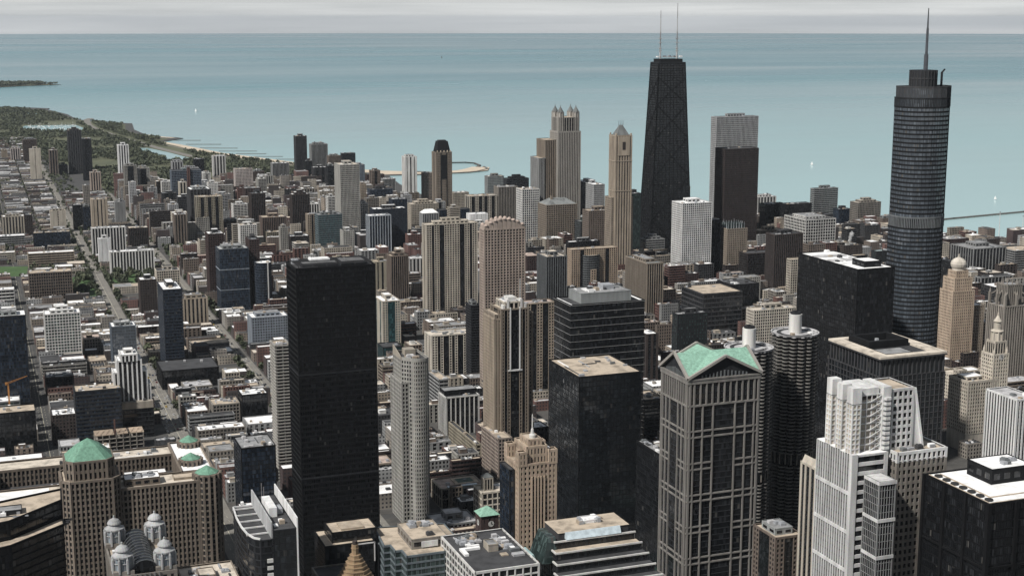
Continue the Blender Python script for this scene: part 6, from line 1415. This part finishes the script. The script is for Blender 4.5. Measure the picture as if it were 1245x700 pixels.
# woods of the lakeside park and the leafy back streets: one mass
import numpy as np
def inside(x,y,poly):
    c=False
    for i in range(len(poly)):
        (x1,y1),(x2,y2)=poly[i-1],poly[i]
        if (y1>y)!=(y2>y) and x<(x2-x1)*(y-y1)/(y2-y1)+x1: c=not c
    return c
PARK=[(300,3560),(960,3520),(960,3700),(880,3930),(780,4200),(660,4500),(600,4850),(560,5010),(620,5130),(545,5280),(525,5600),(555,5900),(480,6000),(380,6240),(350,6600),(280,6960),(100,7200),(-60,7300),(-60,5200),(180,4700),(250,4300)]
FARP=[(-100,9000),(150,9370),(330,9510),(525,9605),(455,9735),(250,9860),(-200,9900)]
HARB=[(185,5965),(395,5945),(410,5760),(385,5560),(220,5615),(160,5780)]; LAG=[(472,4815),(535,4790),(580,4600),(616,4391),(585,4275),(540,4300),(512,4560)]
DRIVE=[(470,6300),(444,6203),(430,5900),(440,5633),(494,5208),(554,4800),(620,4440),(720,4200),(860,3900),(920,3600)]
LAWN=[(330,4750,430,4900),(420,4050,560,4180),(600,3650,760,3760),(300,4300,380,4420),(480,3750,560,3850),(250,5150,330,5260)]
pos=[]
rp=np.random.default_rng(4)
while len(pos)<7600:
    x,y=rp.uniform(-60,960),rp.uniform(3520,7300)
    if not inside(x,y,PARK) or inside(x,y,HARB) or inside(x,y,LAG) or near_strip(x,y,DRIVE,19) or abs(y-(6725))<38 and x<335 : continue
    if any(q[0]<x<q[2] and q[1]<y<q[3] for q in LAWN) or not clear(x,y,x,y,3): continue
    if math.sin(x*.011+1)*math.sin(y*.007)>.62: continue
    pos.append((x,y,rp.uniform(4.0,6.5)))
m0=len(pos)
while len(pos)<m0+900:
    x,y=rp.uniform(-100,530),rp.uniform(9000,9900)
    if inside(x,y,FARP): pos.append((x,y,rp.uniform(7,11)))
m1=len(pos); tries=0
while len(pos)<m1+4300 and tries<60000:
    tries+=1; x=rp.uniform(-60,560); y=rp.uniform(2350,5200); 
    if y>3560 and x>230: continue
    if any(abs(x-s)<4 for s in (50,175,294)): continue
    if clear(x,y,x,y,3) and not (22<x<76 and 2430<y<2552): pos.append((x,y,rp.uniform(2.6,4.4)))
for (x0,y0,x1,y1) in OPEN:
    if rp.random()<.3 and y0>1500:
        for _ in range(rp.integers(1,4)): pos.append((rp.uniform(x0,x1),rp.uniform(y0,y1),rp.uniform(2.4,3.8)))
P=np.array(pos); N=len(P); K=13
d=rp.normal(size=(N,K,3)); d/=np.linalg.norm(d,axis=2,keepdims=True); rad=rp.uniform(.35,1.05,(N,K,1))
r=P[:,2][:,None,None]; c=np.concatenate([P[:,:2],(P[:,2]*1.05+2.2)[:,None]],1)[:,None,:]+d*rad*r*np.array([1,1,.85])
a=rp.normal(size=(N,K,3))*np.array([1,1,.6]); a/=np.linalg.norm(a,axis=2,keepdims=True); e=np.cross(a,rp.normal(size=(N,K,3))); e/=np.linalg.norm(e,axis=2,keepdims=True)
s=r*rp.uniform(.4,.7,(N,K,1)); V=np.stack([c-a*s,c+e*s*.85,c+a*s,c-e*s*.85],2).reshape(-1,3)
V[:,2]=np.maximum(V[:,2],.3)
me=bpy.data.meshes.new('park_woods'); nq=N*K; me.vertices.add(nq*4); me.vertices.foreach_set('co',V.astype(np.float32).ravel()); me.loops.add(nq*4); me.loops.foreach_set('vertex_index',np.arange(nq*4,dtype=np.int32)); me.polygons.add(nq); me.polygons.foreach_set('loop_start',np.arange(0,nq*4,4,dtype=np.int32)); me.polygons.foreach_set('loop_total',np.full(nq,4,dtype=np.int32)); me.materials.append(LEAF); me.update(calc_edges=True)
tag(put('park_woods',me),'mass of green tree crowns over the lakeside park and back streets','trees',kind='stuff')

# ---------------------------------------------------------------- cars
CARC=[('white',(.62,.62,.61)),('silver',(.34,.35,.36)),('black',(.018,.018,.02)),('dark red',(.16,.02,.02)),('blue',(.03,.05,.12)),('yellow',(.55,.36,.04))]
def carmesh(nm,col):
    b=MB(); 
    for (y0,y1,z0,z1,t) in ((-2.25,2.25,.3,.85,0),): b.hexa([(-.9,y0,z0),(.9,y0,z0),(.9,y1,z0),(-.9,y1,z0)],[(-.86,y0+.1,z1),(.86,y0+.1,z1),(.86,y1-.15,z1),(-.86,y1-.15,z1)],0,True)
    b.hexa([(-.84,-1.7,.85),(.84,-1.7,.85),(.84,1.0,.85),(-.84,1.0,.85)],[(-.68,-1.2,1.42),(.68,-1.2,1.42),(.68,.35,1.42),(-.68,.35,1.42)],1)
    b.quad((-.66,-1.15,1.43),(.66,-1.15,1.43),(.66,.3,1.43),(-.66,.3,1.43),0)
    for x in (-.9,.72):
        for y in (-1.4,1.4):
            n=8; p=[(y+.33*math.cos(2*math.pi*i/n),.33+.33*math.sin(2*math.pi*i/n)) for i in range(n)]; b.hexa([(x,u,v) for u,v in p],[(x+.18,u,v) for u,v in p],2,True)
    m,nt,pp,L=new('paint_'+nm); pp.inputs['Base Color'].default_value=(*col,1); pp.inputs['Roughness'].default_value=.28
    return b.mesh('car',[m,glass('gm'),plain('tyre',(.02,.02,.02))])
CM=[carmesh(a.replace(' ','_'),c) for a,c in CARC]
rc=random.Random(12)
STN={50:'the shaded street at the far left',175:'the wide pale avenue on the left',294:'the busy street left of the huge black tower'}
def car(x,y,rot,street):
    k=rc.choices(range(6),[6,5,5,1,1,.4])[0]; o=put('car',CM[k],None,(x,y,.02)); o.rotation_euler=(0,0,rot)
    tag(o,'small %s car on %s'%(CARC[k][0],STN[street]),'car','%s cars on %s'%(CARC[k][0],STN[street]))
nc=0
for X_,lanes in ((175,(-8.7,-5.2,-1.9,1.9,5.2,8.7)),(294,(-7.2,-4.4,-1.6,1.6,4.4,7.2)),(50,(-5.1,-1.8,1.8,5.1))):
    for ln in lanes:
        y=1330+rc.uniform(0,20); park=abs(ln)>5.05 and abs(ln)!=5.2
        while y<2000:
            y+=rc.uniform(5.6,14) if park else rc.uniform(8,30)
            if nc<290 and rc.random()<.75 and not any(abs(y-s)<9 for s in YS) : car(X_+ln+rc.uniform(-.2,.2),y,math.pi if ln<0 else 0,X_); nc+=1

# ---------------------------------------------------------------- boats, piers, small things on the lake
def boatmesh(L,sail):
    b=MB(); hull=[(-L*.14,-L/2),(L*.14,-L/2),(L*.17,0),(L*.1,L*.32),(0,L/2),(-L*.1,L*.32),(-L*.17,0)]
    b.hexa([(x*.7,y*.92,-2.1) for x,y in hull],[(x,y,-2+L*.12) for x,y in hull]); b.box(-L*.08,-L*.25,-2+L*.12,L*.08,L*.1,-2+L*.2)
    b.bar((0,L*.08,-2),(0,L*.08,-2+L*1.25),L*.018)
    if sail:
        b.hexa([(0,L*.06,-2+L*.22),(0,-L*.42,-2+L*.25),(.25,-L*.42,-2+L*.25),(.25,L*.06,-2+L*.22)],[(0,L*.06,-2+L*1.2),(0,L*.02,-2+L*1.2),(.25,L*.02,-2+L*1.2),(.25,L*.06,-2+L*1.2)]); b.hexa([(.3,L*.1,-2+L*.15),(.3,L*.48,-2+L*.15),(.5,L*.48,-2+L*.15),(.5,L*.1,-2+L*.15)],[(.3,L*.1,-2+L*1.1),(.3,L*.12,-2+L*1.1),(.5,L*.12,-2+L*1.1),(.5,L*.1,-2+L*1.1)])
    return b.mesh('sailboat',plain('boat_white',(.72,.72,.70),.5))
BMh=boatmesh(11,False)
k=0
while k<110:
    x,y=rc.uniform(165,405),rc.uniform(5570,5945)
    if inside(x,y,[(200,5940),(380,5918),(392,5760),(370,5582),(228,5640),(180,5780)]):
        o=put('sailboat',BMh,None,(x,y,2.05)); o.rotation_euler=(0,0,rc.uniform(0,6.28)); tag(o,'small white sailboat with bare mast moored in the distant harbour','boat','sailboats moored in the harbour'); k+=1
BMs=boatmesh(15,True); BMd=BMs.copy(); BMd.materials[0]=plain('ship_dark',(.06,.065,.07))
for (x,y,r,s,l) in [(950,6615,.6,.8,'tiny white sailboat far out on the lake above the long beach'),(2250,3561,.9,.55,'white sailboat with tall sail between the brown granite tower and the spire tower'),(4692,14668,.2,1.7,'dark speck of a ship far out on the open lake'),(2215,2720,.5,.45,'small white boat beyond the long dark breakwater at the right edge')]:
    o=put('sailboat',BMs,None,(x,y,0)); o.rotation_euler=(0,0,r); o.scale=(s,s,s); tag(o,l,'boat')
    if 'speck' in l: o.data=BMd
def jetty(line,w,z,label,name='breakwater'):
    b=MB()
    for p,q in zip(line,line[1:]):
        L=math.hypot(q[0]-p[0],q[1]-p[1]); u=((q[0]-p[0])/L,(q[1]-p[1])/L); n=(u[1],-u[0]); b.obox(p,u,n,-w/2,L+w/2,-w/2,w/2,-3,z)
        k=int(L/6)
        for i in range(k): t=rc.uniform(0,L); s=rc.uniform(-w*.7,w*.7); b.obox(p,u,n,t,t+rc.uniform(1.5,3),s-1.2,s+1.2,-3,z-rc.uniform(.2,1.2))
    o=b.build(name,plain('rock',(.11,.105,.095))); tag(o,label,name); return o
jetty([(1800,2462),(1921,2485),(2130,2519),(2300,2546),(2420,2566)],7,0.6,'long dark breakwater reaching into the lake at the right edge')
jetty([(1330,3838),(1352,3880),(1358,3950),(1340,3975),(1290,3985)],7,.8,'dark curved breakwater arm closing the round beach hook')
jetty([(1110,3702),(1233,3706),(1290,3722),(1338,3775),(1350,3838)],6,.9,'dark breakwater edging the near side of the round beach hook')
GR=[((640,5070),(735,5035)),((668,4890),(775,4850)),((690,4735),(800,4685)),((730,4600),(840,4560)),((765,4490),(850,4460)),((800,4380),(880,4350)),((845,4270),(915,4245))]
for i,(p,q) in enumerate(GR): tag(jetty([p,q],3.2,-.6,'dark low groyne running from the pale beach into the lake','groyne'),group='groynes along the long beach')
def mast(x,y,h,label):
    root=thing('light_mast',x,y,label,'mast'); b=MB(); b.cone((0,0),.9,.5,0,h,8); b.build('pole',plain('mast_white',(.5,.49,.48)),root); b=MB(); b.box(-1.6,-.5,h,1.6,.5,h+1.2); b.build('lamp',plain('mast_grey',(.22,.16,.15)),root)
mast(1838,2240,46,'left tall thin pale mast by the water near the right edge')
mast(1872,2215,40,'right and shorter thin pale mast by the water near the right edge')
import bmesh
bm=bmesh.new(); rs=random.Random(2)
for i in range(9):
    t=i/8; ret=bmesh.ops.create_icosphere(bm,subdivisions=2,radius=1.4+1.9*t)
    for v in ret['verts']: v.co=v.co*(1+.25*math.sin(v.co.x*3+i)*math.cos(v.co.y*2.5))+Vector((t*7+rs.uniform(-1.5,1.5),rs.uniform(-1.5,1.5),t*24))
me=bpy.data.meshes.new('steam'); bm.to_mesh(me); bm.free(); 
for p_ in me.polygons: p_.use_smooth=True
sm,nt_,pp_,L_=new('steam'); pp_.inputs['Base Color'].default_value=(.85,.85,.85,1); pp_.inputs['Roughness'].default_value=1; pp_.inputs['Alpha'].default_value=.3; me.materials.append(sm)
tag(put('steam_plume',me,None,(1395,2085,26)),'small white plume of steam rising from the long tan hospital roof','steam')
